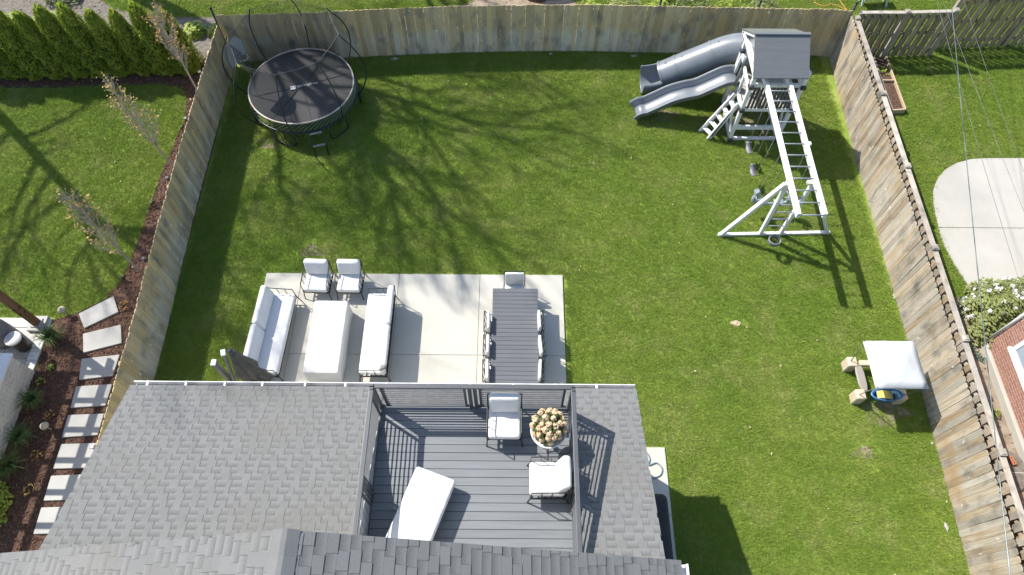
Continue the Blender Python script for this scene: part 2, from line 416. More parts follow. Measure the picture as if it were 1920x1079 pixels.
# ------------------------------------------------------------------ mesh helpers
class MB:
    def __init__(self):
        self.v = []
        self.f = []
        self.uv = []

    def add(self, vs, fs):
        b = len(self.v)
        self.v += [tuple(p) for p in vs]
        self.f += [tuple(i + b for i in q) for q in fs]
        return self

    BF = ((0, 3, 2, 1), (4, 5, 6, 7), (0, 1, 5, 4), (1, 2, 6, 5), (2, 3, 7, 6), (3, 0, 4, 7))

    def box(self, c, s, rz=0.0):
        x, y, z = s[0] / 2, s[1] / 2, s[2] / 2
        ca, sa = math.cos(rz), math.sin(rz)
        pts = []
        for dz in (-z, z):
            for dx, dy in ((-x, -y), (x, -y), (x, y), (-x, y)):
                pts.append((c[0] + dx * ca - dy * sa, c[1] + dx * sa + dy * ca, c[2] + dz))
        return self.add(pts, MB.BF)

    def box2(self, a, b):
        return self.box([(p + q) / 2 for p, q in zip(a, b)], [abs(q - p) for p, q in zip(a, b)])

    def bar(self, p, q, w, h, up=(0, 0, 1)):
        p, q, up = Vector(p), Vector(q), Vector(up)
        d = (q - p).normalized()
        if abs(d.dot(up)) > 0.97:
            up = Vector((0, 1, 0))
        s = d.cross(up).normalized()
        u = s.cross(d).normalized()
        pts = []
        for base in (p, q):
            for a, b in ((-1, -1), (1, -1), (1, 1), (-1, 1)):
                pts.append(base + s * (a * w / 2) + u * (b * h / 2))
        return self.add(pts, MB.BF)

    def tube(self, pts, r, n=6, closed=False, caps=True, flat=1.0):
        pts = [Vector(p) for p in pts]
        N = len(pts)
        rr = r if isinstance(r, (list, tuple)) else [r] * N
        vs = []
        up = None
        for i, p in enumerate(pts):
            if closed:
                t = (pts[(i + 1) % N] - pts[i - 1]).normalized()
            else:
                t = (pts[min(i + 1, N - 1)] - pts[max(i - 1, 0)]).normalized()
            if up is None:
                up = Vector((0, 0, 1)) if abs(t.z) < 0.9 else Vector((1, 0, 0))
            s = t.cross(up)
            if s.length < 1e-4:
                s = t.cross(Vector((0.3, 0.9, 0.2)))
            s.normalize()
            u = s.cross(t).normalized()
            up = u
            for k in range(n):
                a = 2 * math.pi * k / n
                vs.append(p + s * (math.cos(a) * rr[i]) + u * (math.sin(a) * rr[i] * flat))
        fs = []
        for i in range(N if closed else N - 1):
            j = (i + 1) % N
            for k in range(n):
                l = (k + 1) % n
                fs.append((i * n + k, i * n + l, j * n + l, j * n + k))
        if caps and not closed:
            fs.append(tuple(range(n - 1, -1, -1)))
            fs.append(tuple((N - 1) * n + k for k in range(n)))
        return self.add(vs, fs)

    def lathe(self, prof, n=20, c=(0, 0, 0), sx=1.0, sy=1.0):
        vs, fs = [], []
        for (r, z) in prof:
            for k in range(n):
                a = 2 * math.pi * k / n
                vs.append((c[0] + r * math.cos(a) * sx, c[1] + r * math.sin(a) * sy, c[2] + z))
        for i in range(len(prof) - 1):
            for k in range(n):
                l = (k + 1) % n
                fs.append((i * n + k, i * n + l, (i + 1) * n + l, (i + 1) * n + k))
        if prof[0][0] > 1e-4:
            fs.append(tuple(range(n - 1, -1, -1)))
        if prof[-1][0] > 1e-4:
            fs.append(tuple((len(prof) - 1) * n + k for k in range(n)))
        return self.add(vs, fs)

    def prism(self, poly, z0, z1):
        n = len(poly)
        a = sum(poly[i][0] * poly[(i + 1) % n][1] - poly[(i + 1) % n][0] * poly[i][1] for i in range(n))
        if a < 0:
            poly = poly[::-1]
        vs = [(x, y, z0) for x, y in poly] + [(x, y, z1) for x, y in poly]
        fs = [tuple(range(n - 1, -1, -1)), tuple(range(n, 2 * n))]
        for i in range(n):
            j = (i + 1) % n
            fs.append((i, j, n + j, n + i))
        return self.add(vs, fs)

    def pillow(self, c, s, r=0.05, puff=0.0, mtx=None):
        """box with rounded edges, slightly swollen on its broad faces"""
        h = [k / 2 for k in s]
        r = min(r, min(h) * 0.98)
        ax = []
        for k in h:
            inner = k - r
            ax.append([-k, -inner - r * 0.62, -inner - r * 0.25, -inner] + [inner * t for t in (-0.5, 0, 0.5)] +
                      [inner, inner + r * 0.25, inner + r * 0.62, k])
        n = len(ax[0])
        idx, vs, fs = {}, [], []

        def vert(i, j, k):
            if (i, j, k) in idx:
                return idx[(i, j, k)]
            q = Vector((ax[0][i], ax[1][j], ax[2][k]))
            inn = Vector([max(-(hh - r), min(hh - r, qq)) for hh, qq in zip(h, q)])
            d = q - inn
            p = inn + d.normalized() * r if d.length > 1e-6 else q
            fx, fy, fz = [1 - (pp / hh) ** 2 for pp, hh in zip(p, h)]
            sm = min(range(3), key=lambda e: s[e])
            o = [e for e in range(3) if e != sm]
            g = [fx, fy, fz]
            p[sm] *= 1 + puff * g[o[0]] * g[o[1]]
            p = p + Vector(c) if mtx is None else mtx @ p + Vector(c)
            idx[(i, j, k)] = len(vs)
            vs.append(tuple(p))
            return idx[(i, j, k)]
        L = n - 1
        for a in range(L):
            for b in range(L):
                for side in (0, L):
                    q = [(side, a, b), (side, a + 1, b), (side, a + 1, b + 1), (side, a, b + 1)]
                    fs.append(tuple(vert(*t) for t in (q if side else q[::-1])))
                    q = [(a, side, b), (a, side, b + 1), (a + 1, side, b + 1), (a + 1, side, b)]
                    fs.append(tuple(vert(*t) for t in (q if side else q[::-1])))
                    q = [(a, b, side), (a + 1, b, side), (a + 1, b + 1, side), (a, b + 1, side)]
                    fs.append(tuple(vert(*t) for t in (q if side else q[::-1])))
        return self.add(vs, fs)

    def leaves(self, pts, dirs, size, ratio=0.6, seed=1):
        """one quad leaf per point, lying roughly across its direction"""
        rs = np.random.RandomState(seed)
        pts, dirs = np.asarray(pts, float), np.asarray(dirs, float)
        n = len(pts)
        t = rs.normal(size=(n, 3))
        a = np.cross(dirs, t)
        a /= np.linalg.norm(a, axis=1)[:, None] + 1e-9
        b = np.cross(a, dirs) + dirs * rs.uniform(-0.5, 0.8, (n, 1))
        b /= np.linalg.norm(b, axis=1)[:, None] + 1e-9
        sz = size * rs.uniform(0.6, 1.3, (n, 1))
        A, B = a * sz, b * sz * ratio
        q = np.stack([pts - A, pts - B, pts + A, pts + B], 1).reshape(-1, 3)
        base = len(self.v)
        self.v += [tuple(x) for x in q]
        self.f += [(base + 4 * i, base + 4 * i + 1, base + 4 * i + 2, base + 4 * i + 3) for i in range(n)]
        return self


ROOTM = {}


def mesh_of(name, mb, m, smooth=False, bev=0.0, inv=None):
    me = bpy.data.meshes.new(name)
    v = mb.v if inv is None else [tuple(inv @ Vector(p)) for p in mb.v]
    me.from_pydata(v, [], mb.f)
    if bev:
        bm = bmesh.new()
        bm.from_mesh(me)
        bmesh.ops.bevel(bm, geom=[e for e in bm.edges if len(e.link_faces) == 2 and e.calc_face_angle(0) > 0.6],
                        offset=bev, segments=2, profile=0.6, affect='EDGES')
        bm.to_mesh(me)
        bm.free()
    if smooth:
        me.polygons.foreach_set('use_smooth', [True] * len(me.polygons))
    if mb.uv:
        uvl = me.uv_layers.new(name='UVMap')
        fl = []
        for q in me.polygons:
            for vi in q.vertices:
                fl += mb.uv[vi]
        uvl.data.foreach_set('uv', fl)
    me.materials.append(M[m])
    return me


def obj(name, mb, m, parent=None, smooth=False, bev=0.0, world=True, loc=None, rot=None):
    """world=True: coordinates are world ones and are brought into the parent thing's frame"""
    inv = None
    root = parent
    if parent is not None and world:
        inv = ROOTM.get(root.name)
    me = mesh_of(name, mb, m, smooth, bev, inv)
    o = bpy.data.objects.new(name, me)
    col.objects.link(o)
    if parent is not None:
        o.parent = parent
        if world and inv is not None:
            ROOTM[o.name] = inv
    if loc is not None:
        o.location = loc
    if rot is not None:
        o.rotation_euler = rot
    return o


def tag(o, label, cat, group=None):
    o['label'] = label
    o['category'] = cat
    if group:
        o['group'] = group
    return o


def thing(name, label, cat, loc=(0, 0, 0), rz=0.0, group=None):
    o = bpy.data.objects.new(name, None)
    o.empty_display_size = 0.2
    col.objects.link(o)
    o.location = loc
    o.rotation_euler = (0, 0, rz)
    ROOTM[o.name] = (Matrix.Translation(loc) @ Matrix.Rotation(rz, 4, 'Z')).inverted()
    return tag(o, label, cat, group)


def struct(name, mb, m, smooth=False):
    o = obj(name, mb, m, None, smooth)
    o['kind'] = 'structure'
    return o


def copy_tree(o, loc, rz, label=None, parent=None):
    c = o.copy()
    col.objects.link(c)
    c.parent = parent
    if parent is None:
        c.location = loc
        c.rotation_euler = (0, 0, rz)
        if label:
            c['label'] = label
    for ch in list(o.children):
        copy_tree(ch, None, None, None, c)
    return c


def inside(poly, x, y):
    """vectorised point-in-polygon"""
    r = np.zeros(len(x), bool)
    n = len(poly)
    j = n - 1
    for i in range(n):
        xi, yi = poly[i]
        xj, yj = poly[j]
        c = ((yi > y) != (yj > y)) & (x < (xj - xi) * (y - yi) / (yj - yi + 1e-12) + xi)
        r ^= c
        j = i
    return r


def scatter(name, pts, proto_mesh, smin, smax, tilt, kind_label):
    """points carrying instances of one small mesh"""
    me = bpy.data.meshes.new(name)
    me.from_pydata([tuple(p) for p in pts], [], [])
    o = bpy.data.objects.new(name, me)
    col.objects.link(o)
    po = bpy.data.objects.new(name + '_piece', proto_mesh)
    ng = bpy.data.node_groups.new(name + '_scatter', 'GeometryNodeTree')
    ng.interface.new_socket('Geometry', in_out='INPUT', socket_type='NodeSocketGeometry')
    ng.interface.new_socket('Geometry', in_out='OUTPUT', socket_type='NodeSocketGeometry')
    gi = ng.nodes.new('NodeGroupInput')
    go = ng.nodes.new('NodeGroupOutput')
    oi = ng.nodes.new('GeometryNodeObjectInfo')
    oi.inputs['Object'].default_value = po
    oi.inputs['As Instance'].default_value = True
    ip = ng.nodes.new('GeometryNodeInstanceOnPoints')
    rv = ng.nodes.new('FunctionNodeRandomValue')
    rv.data_type = 'FLOAT_VECTOR'
    rv.inputs[0].default_value = (-tilt, -tilt, 0)
    rv.inputs[1].default_value = (tilt, tilt, 6.283)
    rs = ng.nodes.new('FunctionNodeRandomValue')
    rs.data_type = 'FLOAT'
    rs.inputs[2].default_value = smin
    rs.inputs[3].default_value = smax
    L = ng.links.new
    L(gi.outputs[0], ip.inputs['Points'])
    L(oi.outputs['Geometry'], ip.inputs['Instance'])
    L(rv.outputs[0], ip.inputs['Rotation'])
    L(rs.outputs[1], ip.inputs['Scale'])
    L(ip.outputs[0], go.inputs[0])
    md = o.modifiers.new('scatter', 'NODES')
    md.node_group = ng
    o['kind'] = 'stuff'
    o['label'] = kind_label[0]
    o['category'] = kind_label[1]
    return o


# ================================================================== THE SETTING
PATIO = (-6.25, 3.9, 1.29, 8.84)
g = MB()
S = 300
g.add([(-S, -S, 0), (S, -S, 0), (S, S, 0), (-S, S, 0)], [(0, 1, 2, 3)])
struct('ground', g, 'lawn')

# left neighbour's planting bed
BED_L = [(-19, 15.25), (-15.5, 15.27), (-13.86, 15.25), (-12.28, 15.38), (-10.53, 15.43), (-9.95, 15.25), (-9.74, 14.8),
         (-9.63, 13.94), (-9.79, 11.97), (-9.82, 9.51), (-9.9, 8.71), (-10.12, 8.09), (-10.66, 7.71), (-11.24, 7.48),
         (-11.2, 6.2), (-11.2, 0.8), (-7.0, 0.8), (-7.0, 2.0), (-8.2, 3.0), (-8.45, 8.0), (-8.6, 16.3),
         (-9.6, 16.6), (-13, 16.5), (-19, 16.5)]


def sheet(name, poly, z, m, res=None):
    n = len(poly)
    g = MB()
    g.add([(x, y, z) for x, y in poly], [tuple(range(n))])
    return struct(name, g, m)


sheet('mulch_bed', BED_L, 0.006, 'mulch')
GRAVEL = [(-20, 16.52), (-13, 16.52), (-9.6, 16.62), (-8.62, 16.35), (-8.62, 17.9), (-9.4, 18.5), (-11.5, 18.48), (-12.4, 18.6),
          (-13.2, 18.95), (-13.9, 19.5), (-15.5, 21), (-20, 21)]
sheet('gravel_path', GRAVEL, 0.004, 'gravel')
SOIL_BACK = [(-8.6, 16.75), (-4, 17.05), (0, 17.3), (4, 17.2), (9.8, 17.1), (9.8, 17.5), (5, 18.2), (2.4, 18.8), (1.6, 20), (-0.5, 20.2),
             (-1.6, 19.2), (-3.3, 18.75), (-6.3, 18.6), (-8.6, 18.4)]
sheet('soil_strip', SOIL_BACK, 0.005, 'soil')
DIRT_R = [(9.75, 8.3), (11.0, 8.35), (11.6, 8.2), (13.2, 8.1), (13.2, 6.0), (11.3, 6.9), (11.3, 0.5), (9.75, 0.5)]
sheet('side_yard_soil', DIRT_R, 0.004, 'soil')
SOIL_L = [(9.85, 16.9), (11.6, 16.9), (11.6, 16.5), (9.85, 16.3)]

# patio: slabs with recessed joints
patio = MB()
patio.box2((PATIO[0] + 0.02, PATIO[1], -0.1), (PATIO[2] - 0.02, PATIO[3] - 0.02, 0.035))
pb = struct('patio', patio, 'mortar')
xs = [-6.25, -5.32, -2.86, -0.81, 1.29]
ys = [3.9, 6.60, 8.84]
for i in range(4):
    for j in range(2):
        q = MB()
        q.box2((xs[i] + 0.008, ys[j] + 0.008, 0.0), (xs[i + 1] - 0.008, ys[j + 1] - 0.008, 0.05 + R.uniform(-.002, .002)))
        obj('slab', q, 'concrete', pb, bev=0.006)
sp = MB()
sp.box2((2.0, 0.2, -0.1), (3.40, 4.39, 0.03))
sb = struct('side_walk', sp, 'mortar')
for y0, y1 in ((0.2, 1.3), (1.3, 2.95), (2.95, 4.41)):
    q = MB()
    q.box2((2.0, y0 + 0.006, 0), (3.42, y1 - 0.006, 0.05))
    obj('slab', q, 'concrete', sb, bev=0.006)

# right neighbour's rounded pad
pad = [(20, 12.79), (14.5, 12.79), (13.42, 12.78), (12.95, 12.74), (12.5, 12.6), (12.1, 12.36), (11.8, 12.05), (11.56, 11.65),
       (11.43, 11.2), (11.37, 10.8)]
pad2 = [(11.33, 10.39), (11.31, 10.1), (11.32, 9.7), (11.4, 9.2), (11.55, 8.6), (11.7, 8.15), (13.3, 8.0), (20, 8.0), (20, 10.39)]
base = MB()
base.prism([(20, 12.7), (13, 12.66), (12, 12.1), (11.5, 11.2), (11.4, 10.2), (11.6, 8.8), (12, 8.1), (20, 8.1)], -0.1, 0.03)
pd = struct('driveway_pad', base, 'mortar')
for poly in (pad + [(11.34, 10.40), (20, 10.40)], [(11.33, 10.375)] + pad2[1:-1] + [(20, 10.375)]):
    q = MB()
    q.prism(poly, 0, 0.045)
    obj('slab', q, 'concrete_old', pd)

# left neighbour's paver patio
nbp = MB()
nbp.box2((-16, 2.5, -0.1), (-11.25, 7.5, 0.02))
nb = struct('paver_patio', nbp, 'mortar')
pav = MB()
pav.box((0, 0, 0.02), (0.100, 0.245, 0.05))
pm = mesh_of('paver', pav, 'paver_white', bev=0.006)
k = 0
for i in range(34):
    o = bpy.data.objects.new('edge_paver', pm)
    col.objects.link(o)
    o.parent = nb
    o.location = (-11.30 - i * 0.107, 7.38, R.uniform(0, .004))
for i in range(24):
    o = bpy.data.objects.new('edge_paver', pm)
    col.objects.link(o)
    o.parent = nb
    o.location = (-11.36, 7.19 - i * 0.107, R.uniform(0, .004))
    o.rotation_euler = (0, 0, math.pi / 2)
pav = MB()
pav.box((0, 0, 0.018), (0.58, 0.40, 0.05))
pm2 = mesh_of('paver', pav, 'paver', bev=0.006)
for i in range(7):
    for j in range(6):
        o = bpy.data.objects.new('paver', pm2)
        col.objects.link(o)
        o.parent = nb
        o.location = (-11.79 - i * 0.59 - (j % 2) * 0.0, 7.04 - j * 0.41, R.uniform(0, .004))


# ------------------------------------------------------------------ grass and mulch chips
def tuft_mesh():
    mb = MB()
    rr = random.Random(3)
    for _ in range(34):
        a, d = rr.uniform(0, 6.28), 0.105 * math.sqrt(rr.random())
        x, y = d * math.cos(a), d * math.sin(a)
        h = rr.uniform(0.028, 0.062)
        w = rr.uniform(0.0025, 0.005)
        b = rr.uniform(0, 6.28)
        l = rr.uniform(0.3, 1.1) * h
        lx, ly = l * math.cos(b), l * math.sin(b)
        px, py = -math.sin(b) * w, math.cos(b) * w
        mb.add([(x - px, y - py, 0), (x + px, y + py, 0), (x + px * .7 + lx * .45, y + py * .7 + ly * .45, h * .7),
                (x - px * .7 + lx * .45, y - py * .7 + ly * .45, h * .7), (x + lx, y + ly, h)],
               [(0, 1, 2, 3), (3, 2, 4)])
    return mesh_of('tuft', mb, 'blade')


rs = np.random.RandomState(5)
x0, x1, y0, y1 = -19.5, 19.0, 0.3, 21.5
CELL = 0.070                                   # one tuft in every cell, jittered, so the turf stays even
gx_, gy_ = np.meshgrid(np.arange(x0, x1, CELL), np.arange(y0, y1, CELL))
N = gx_.size
X, Y = gx_.ravel() + rs.uniform(0, CELL, N), gy_.ravel() + rs.uniform(0, CELL, N)
bad = (X > -6.30) & (X < 1.34) & (Y < 8.89) & (Y > 3)
bad |= (X > -7.1) & (X < 3.46) & (Y < 4.45)
bad |= (X > -6.95) & (X < 2.1) & (Y < 4.6)
for poly in (BED_L, GRAVEL, SOIL_BACK, DIRT_R, pad + [(11.34, 10.4), (20, 10.4)], pad2 + [(20, 10.3)]):
    bad |= inside(poly, X, Y)
bad |= (X < -11.1) & (Y < 7.56)
bad |= (X < -8.42) & (X > -8.62) & (Y < 16.6)
bad |= (X > 9.55) & (X < 9.9) & (Y < 16.9)
bad |= (X > 11.2) & (Y < 8.2)
bad |= (X > 11.1) & (X < 11.55) & (Y > 14.45) & (Y < 16.8)
thin = ((X + 6.0) ** 2 + (Y - 14.6) ** 2 < 1.5 ** 2) & (rs.random_sample(N) < 0.6)
for bx_, by_, br_ in ((5.5, 7.52, 0.28), (7.86, 4.32, 0.4), (-5.2, 9.5, 0.45), (8.6, 5.35, 0.55), (-7.1, 12.9, .3), (6.9, 14, .7), (4.4, 14.3, .4)):
    thin |= ((X - bx_) ** 2 + (Y - by_) ** 2 < (br_ * rs.uniform(0.4, 1.1, N)) ** 2) & (rs.random_sample(N) < 0.45)
ok = ~(bad | thin)
scatter('grass', np.stack([X[ok], Y[ok], np.zeros(ok.sum())], 1), tuft_mesh(), 0.7, 1.25, 0.12,
        ('short mown green lawn grass', 'grass'))

ch = MB()
ch.add([(-.03, -.008, .0), (.028, -.010, .004), (.034, .007, .006), (-.025, .009, .002), (-.02, 0, .014), (.02, 0, .016)],
       [(0, 1, 5, 4), (1, 2, 5), (2, 3, 4, 5), (3, 0, 4)])
N = 60000
X, Y = rs.uniform(-19, -7, N), rs.uniform(0.8, 16.6, N)
ok = inside(BED_L, X, Y)
scatter('mulch', np.stack([X[ok], Y[ok], np.full(ok.sum(), 0.008)], 1), mesh_of('chip', ch, 'chip'), 0.5, 1.6, 0.5,
        ('dark brown shredded bark mulch covering the planting bed', 'mulch'))
st = MB()
st.lathe([(0.0, -0.01), (0.022, 0.0), (0.024, 0.010), (0.012, 0.018), (0.0, 0.02)], 6)
N = 9000
X, Y = rs.uniform(-20, 13, N), rs.uniform(0.5, 20.5, N)
ok = inside(DIRT_R, X, Y) | inside(GRAVEL, X, Y) | (inside(SOIL_BACK, X, Y) & (rs.random_sample(N) < 0.5))
scatter('gravel', np.stack([X[ok], Y[ok], np.full(ok.sum(), 0.006)], 1), mesh_of('pebble', st, 'soil'), 0.4, 1.5, 0.6,
        ('loose pebbles and crumbs on the bare soil', 'gravel'))


# bare patches worn into the turf, and old leaves lying on it
rb = random.Random(12)
for k, (x_, y_, r_) in enumerate(((-5.2, 9.52, .26), (7.86, 4.32, .2), (8.55, 5.25, .42), (6.9, 14.1, .75), (4.5, 14.35, .35), (-7.0, 13.2, .3))):
    poly = []
    ph = rb.uniform(0, 6)
    for i in range(18):
        a = i / 18 * 6.283
        q_ = r_ * (1 + .22 * math.sin(3 * a + ph) + .15 * math.sin(5 * a + 2 * ph) + rb.uniform(-.08, .08))
        poly.append((x_ + 1.25 * q_ * math.cos(a), y_ + .7 * q_ * math.sin(a)))
    sheet('bare_patch', poly, 0.004, 'soil')
lf = MB()
lf.add([(-.035, 0, 0), (0, -.018, .008), (.035, 0, .004), (0, .018, .01)], [(0, 1, 2, 3)])
M['dry_leaf'] = mat('dry_leaf', (0.42, 0.34, 0.20), (0.55, 0.47, 0.32), 3, 0.8, objvar=0.3)
N = 420
X, Y = rs.uniform(-18, 18, N), rs.uniform(1, 20, N)
ok = ~((X > -11.3) & (X < 3.5) & (Y < 8.9)) & ~((X > 11) & (Y < 13)) & (rs.random_sample(N) < .55)
scatter('fallen_leaves', np.stack([X[ok], Y[ok], np.full(ok.sum(), 0.045)], 1), mesh_of('leaf', lf, 'dry_leaf'), 0.4, 1.2, 0.5,
        ('small dry leaves scattered over the lawns', 'leaves'))


# ================================================================== FENCES
def picket_mesh(w, h, t, m, ear=0.035):
    mb = MB()
    p = [(-w / 2, 0), (w / 2, 0), (w / 2, h - ear), (w / 2 - ear * .45, h - ear * .25), (w / 2 - ear, h), (-w / 2 + ear, h),
         (-w / 2 + ear * .45, h - ear * .25), (-w / 2, h - ear)]
    n = len(p)
    vs = [(x, -t / 2, z) for x, z in p] + [(x, t / 2, z) for x, z in p]
    fs = [tuple(range(n)), tuple(range(2 * n - 1, n - 1, -1))]
    for i in range(n):
        j = (i + 1) % n
        fs.append((j, i, n + i, n + j))
    mb.add(vs, fs)
    return mesh_of('picket', mb, m)


def walk(pts, step):
    """points and headings every step metres along a polyline"""
    out = []
    d = step / 2
    acc = 0
    for a, b in zip(pts, pts[1:]):
        L = math.hypot(b[0] - a[0], b[1] - a[1])
        while d <= acc + L:
            t = (d - acc) / L
            out.append((a[0] + (b[0] - a[0]) * t, a[1] + (b[1] - a[1]) * t, math.atan2(b[1] - a[1], b[0] - a[0])))
            d += step
        acc += L
    return out


def fence(label, pts, h, m, side, w=0.14, lean=0.003, posts=2.4, hj=0.012, post_m='wood', step=None, cap=None):
    f = thing('wood_fence', label, 'fence', (pts[0][0], pts[0][1], 0))
    inv = ROOTM[f.name]
    pm = picket_mesh(w, h, 0.019, m)
    for i, (x, y, a) in enumerate(walk(pts, step or (w + 0.0025))):
        o = bpy.data.objects.new('picket', pm)
        col.objects.link(o)
        o.parent = f
        off = R.uniform(-0.004, 0.004)
        o.location = inv @ Vector((x - math.sin(a) * off, y + math.cos(a) * off, 0.01 + R.uniform(-hj, hj)))
        o.rotation_euler = (R.gauss(0, lean), R.gauss(0, lean), a + R.gauss(0, 0.01))
    for z in (0.3, h * 0.52, h - 0.22):
        for a, b in zip(pts, pts[1:]):
            L = math.hypot(b[0] - a[0], b[1] - a[1])
            nx, ny = -(b[1] - a[1]) / L * side, (b[0] - a[0]) / L * side
            q = MB()
            q.bar((a[0] + nx * .036, a[1] + ny * .036, z), (b[0] + nx * .036, b[1] + ny * .036, z), 0.038, 0.085)
            obj('rail', q, m, f)
    for x, y, a in walk(pts, posts):
        q = MB()
        q.box((x - math.sin(a) * side * .105, y + math.cos(a) * side * .105, h * .44), (0.09, 0.09, h * .88), a)
        obj('post', q, post_m, f)
    return f


BACK = [(-8.62, 16.43), (-6.0, 16.58), (-4.38, 16.72), (-1.72, 16.91), (0.62, 17.0), (2.29, 17.02), (4, 16.98), (5.6, 16.95), (9.0, 16.9),
        (9.86, 16.86)]
LEFT = [(-8.25, 2.2), (-8.33, 5.0), (-8.38, 7.0), (-8.47, 9.0), (-8.54, 11.0), (-8.58, 13.2), (-8.60, 16.36)]
RIGHT = [(9.86, 16.78), (9.70, 12.6), (9.66, 10.0), (9.60, 7.6), (9.52, 4.9), (9.40, 1.8), (9.34, 0.3)]
fence('tall weathered cedar picket fence along the back of the lawn', BACK, 1.72, 'wood', 1)
fence('weathered grey cedar picket fence beside the mulch bed and stepping stones', LEFT, 1.50, 'wood', 1)
fence('sun bleached cedar picket fence behind the toy canopy table', RIGHT, 1.60, 'wood_right', 1)
for (x, y, h) in ((-8.70, 16.55, 1.86), (9.95, 17.0, 1.86), (4.3, 17.16, 1.8), (7.2, 17.12, 1.8)):
    q = MB()
    q.tube([(x, y, 0), (x, y, h)], 0.035, 8)
    q.lathe([(0.0, h - .02), (.045, h), (.04, h + .04), (0, h + .06)], 8, (x, y, 0))
    g_ = {-8.70: 'dark metal fence post at the corner by the trampoline', 9.95: 'dark metal fence post at the corner by the play tower'}
    tag(obj('fence_post', q, 'frame_dark', None, True),
        g_.get(x, 'round metal post topping the back fence ' + ('before the slides' if x < 6 else 'behind the play roof')), 'fence post', 'metal posts behind the back fence')


def shadowbox(label, pts, h, m, post_at):
    """boards alternate on both sides of the rails, a flat cap runs on top"""
    f = thing('board_fence', label, 'fence', (pts[0][0], pts[0][1], 0))
    inv = ROOTM[f.name]
    pm = picket_mesh(0.14, h, 0.02, m, 0.002)
    for i, (x, y, a) in enumerate(walk(pts, 0.118)):
        s = 0.045 if i % 2 else -0.045
        o = bpy.data.objects.new('board', pm)
        col.objects.link(o)
        o.parent = f
        o.location = inv @ Vector((x - math.sin(a) * s, y + math.cos(a) * s, R.uniform(-.01, .01)))
        o.rotation_euler = (0, R.gauss(0, .006), a + R.gauss(0, .01))
    for z in (0.3, h * .55, h - 0.15):
        for a, b in zip(pts, pts[1:]):
            q = MB()
            q.bar((a[0], a[1], z), (b[0], b[1], z), 0.045, 0.085)
            obj('rail', q, m, f)
    for a, b in zip(pts, pts[1:]):
        q = MB()
        q.bar((a[0], a[1], h + .03), (b[0], b[1], h + .03), 0.125, 0.035)
        obj('cap_rail', q, 'wood_cap', f, bev=0.006)
    for x, y in post_at:
        q = MB()
        q.box((x, y, h / 2 + .03), (0.10, 0.10, h + .06))
        p = obj('post', q, 'wood_cap', f)
        q = MB()
        q.box((x, y, h + .075), (0.15, 0.15, 0.045))
        q.box((x, y, h + .105), (0.10, 0.10, 0.02))
        obj('post_cap', q, 'wood_cap', p, bev=0.008)
    return f


NR = [(10.02, 16.70), (9.99, 13.6), (9.93, 10.5), (9.87, 7.3), (9.81, 4.8), (9.75, 2.3), (9.69, 0.2)]
shadowbox('double sided board fence with pale cap rail beside the raised garden bed', NR, 1.52, 'wood_right',
          [(10.02, 16.70), (9.98, 13.7), (9.94, 11.2), (9.90, 8.75), (9.85, 6.4), (9.79, 3.9), (9.73, 1.6)])
shadowbox('mossy low board fence section with pale cap beyond the raised garden bed', [(10.1, 16.88), (11.5, 16.9), (13.0, 16.98)], 1.60,
          'wood_dark', [(11.5, 16.9), (12.95, 16.98)])
shadowbox('mossy taller board fence section running on past the stepped corner post', [(13.08, 17.25), (15.5, 17.42), (19.5, 17.7)], 1.85,
          'wood_dark', [(13.08, 17.25), (15.5, 17.42), (18, 17.6)])


# ================================================================== THE HOUSE
house = thing('house', 'white house with grey shingle roof and a sunken roof balcony', 'house', (-2.4, 1.0, 0))
ZE, YE, SL = 3.0, 4.60, 0.35          # lower eave height, eave line, pitch
XL, XR = -7.08, 2.30
BX0, BX1, BY = -2.34, 1.05, 4.17       # balcony opening


def zr(y):
    return ZE + SL * (YE - y)


w = MB()
w.box2((-6.85, -9, -0.05), (2.08, 4.42, 2.90))
obj('wall', w, 'siding', house)
w = MB()
w.box2((-6.85, 0.75, 2.9), (BX0 - .02, 0.85, 6.0))
w.box2((BX1 + .02, 0.75, 2.9), (2.08, 0.85, 4.4))
w.add([(-6.85, .9, 2.9), (2.08, .9, 2.9), (2.08, .9, 4.52), (-2.61, .9, 6.60), (-6.85, .9, 4.72),
       (-6.85, -9, 2.9), (2.08, -9, 2.9), (2.08, -9, 4.52), (-2.61, -9, 6.60), (-6.85, -9, 4.72)],
      [(4, 3, 2, 1, 0), (5, 6, 7, 8, 9), (1, 2, 7, 6), (0, 5, 9, 4)])
obj('upper_wall', w, 'siding', house)
# sloped lower roof decking round the balcony opening
rf = MB()


def slab_y(mb, xa, xb, ya, yb, t=0.12):
    mb.add([(xa, ya, zr(ya) - t), (xb, ya, zr(ya) - t), (xb, yb, zr(yb) - t), (xa, yb, zr(yb) - t),
            (xa, ya, zr(ya)), (xb, ya, zr(ya)), (xb, yb, zr(yb)), (xa, yb, zr(yb))], MB.BF)


slab_y(rf, XL, BX0, 0.7, YE)
slab_y(rf, BX1, XR, 0.7, YE)
slab_y(rf, BX0 + .001, BX1 - .001, BY, YE - .001)
lower = obj('lower_roof', rf, 'roof_base', house)
UE_R, UE_L, UZ, UY = 2.42, -7.75, 6.70, 1.42
US = 0.434


def zu(x):
    return UZ - US * abs(x + 2.61)


rf = MB()
for xe in (UE_R, UE_L):
    t = 0.14
    a = [(xe, -9, zu(xe)), (-2.61, -9, UZ), (-2.61, UY, UZ), (xe, UY, zu(xe))]
    rf.add([(x, y, z - t) for x, y, z in a] + a, MB.BF)
upper = obj('upper_roof', rf, 'roof_base', house)

shingles = []


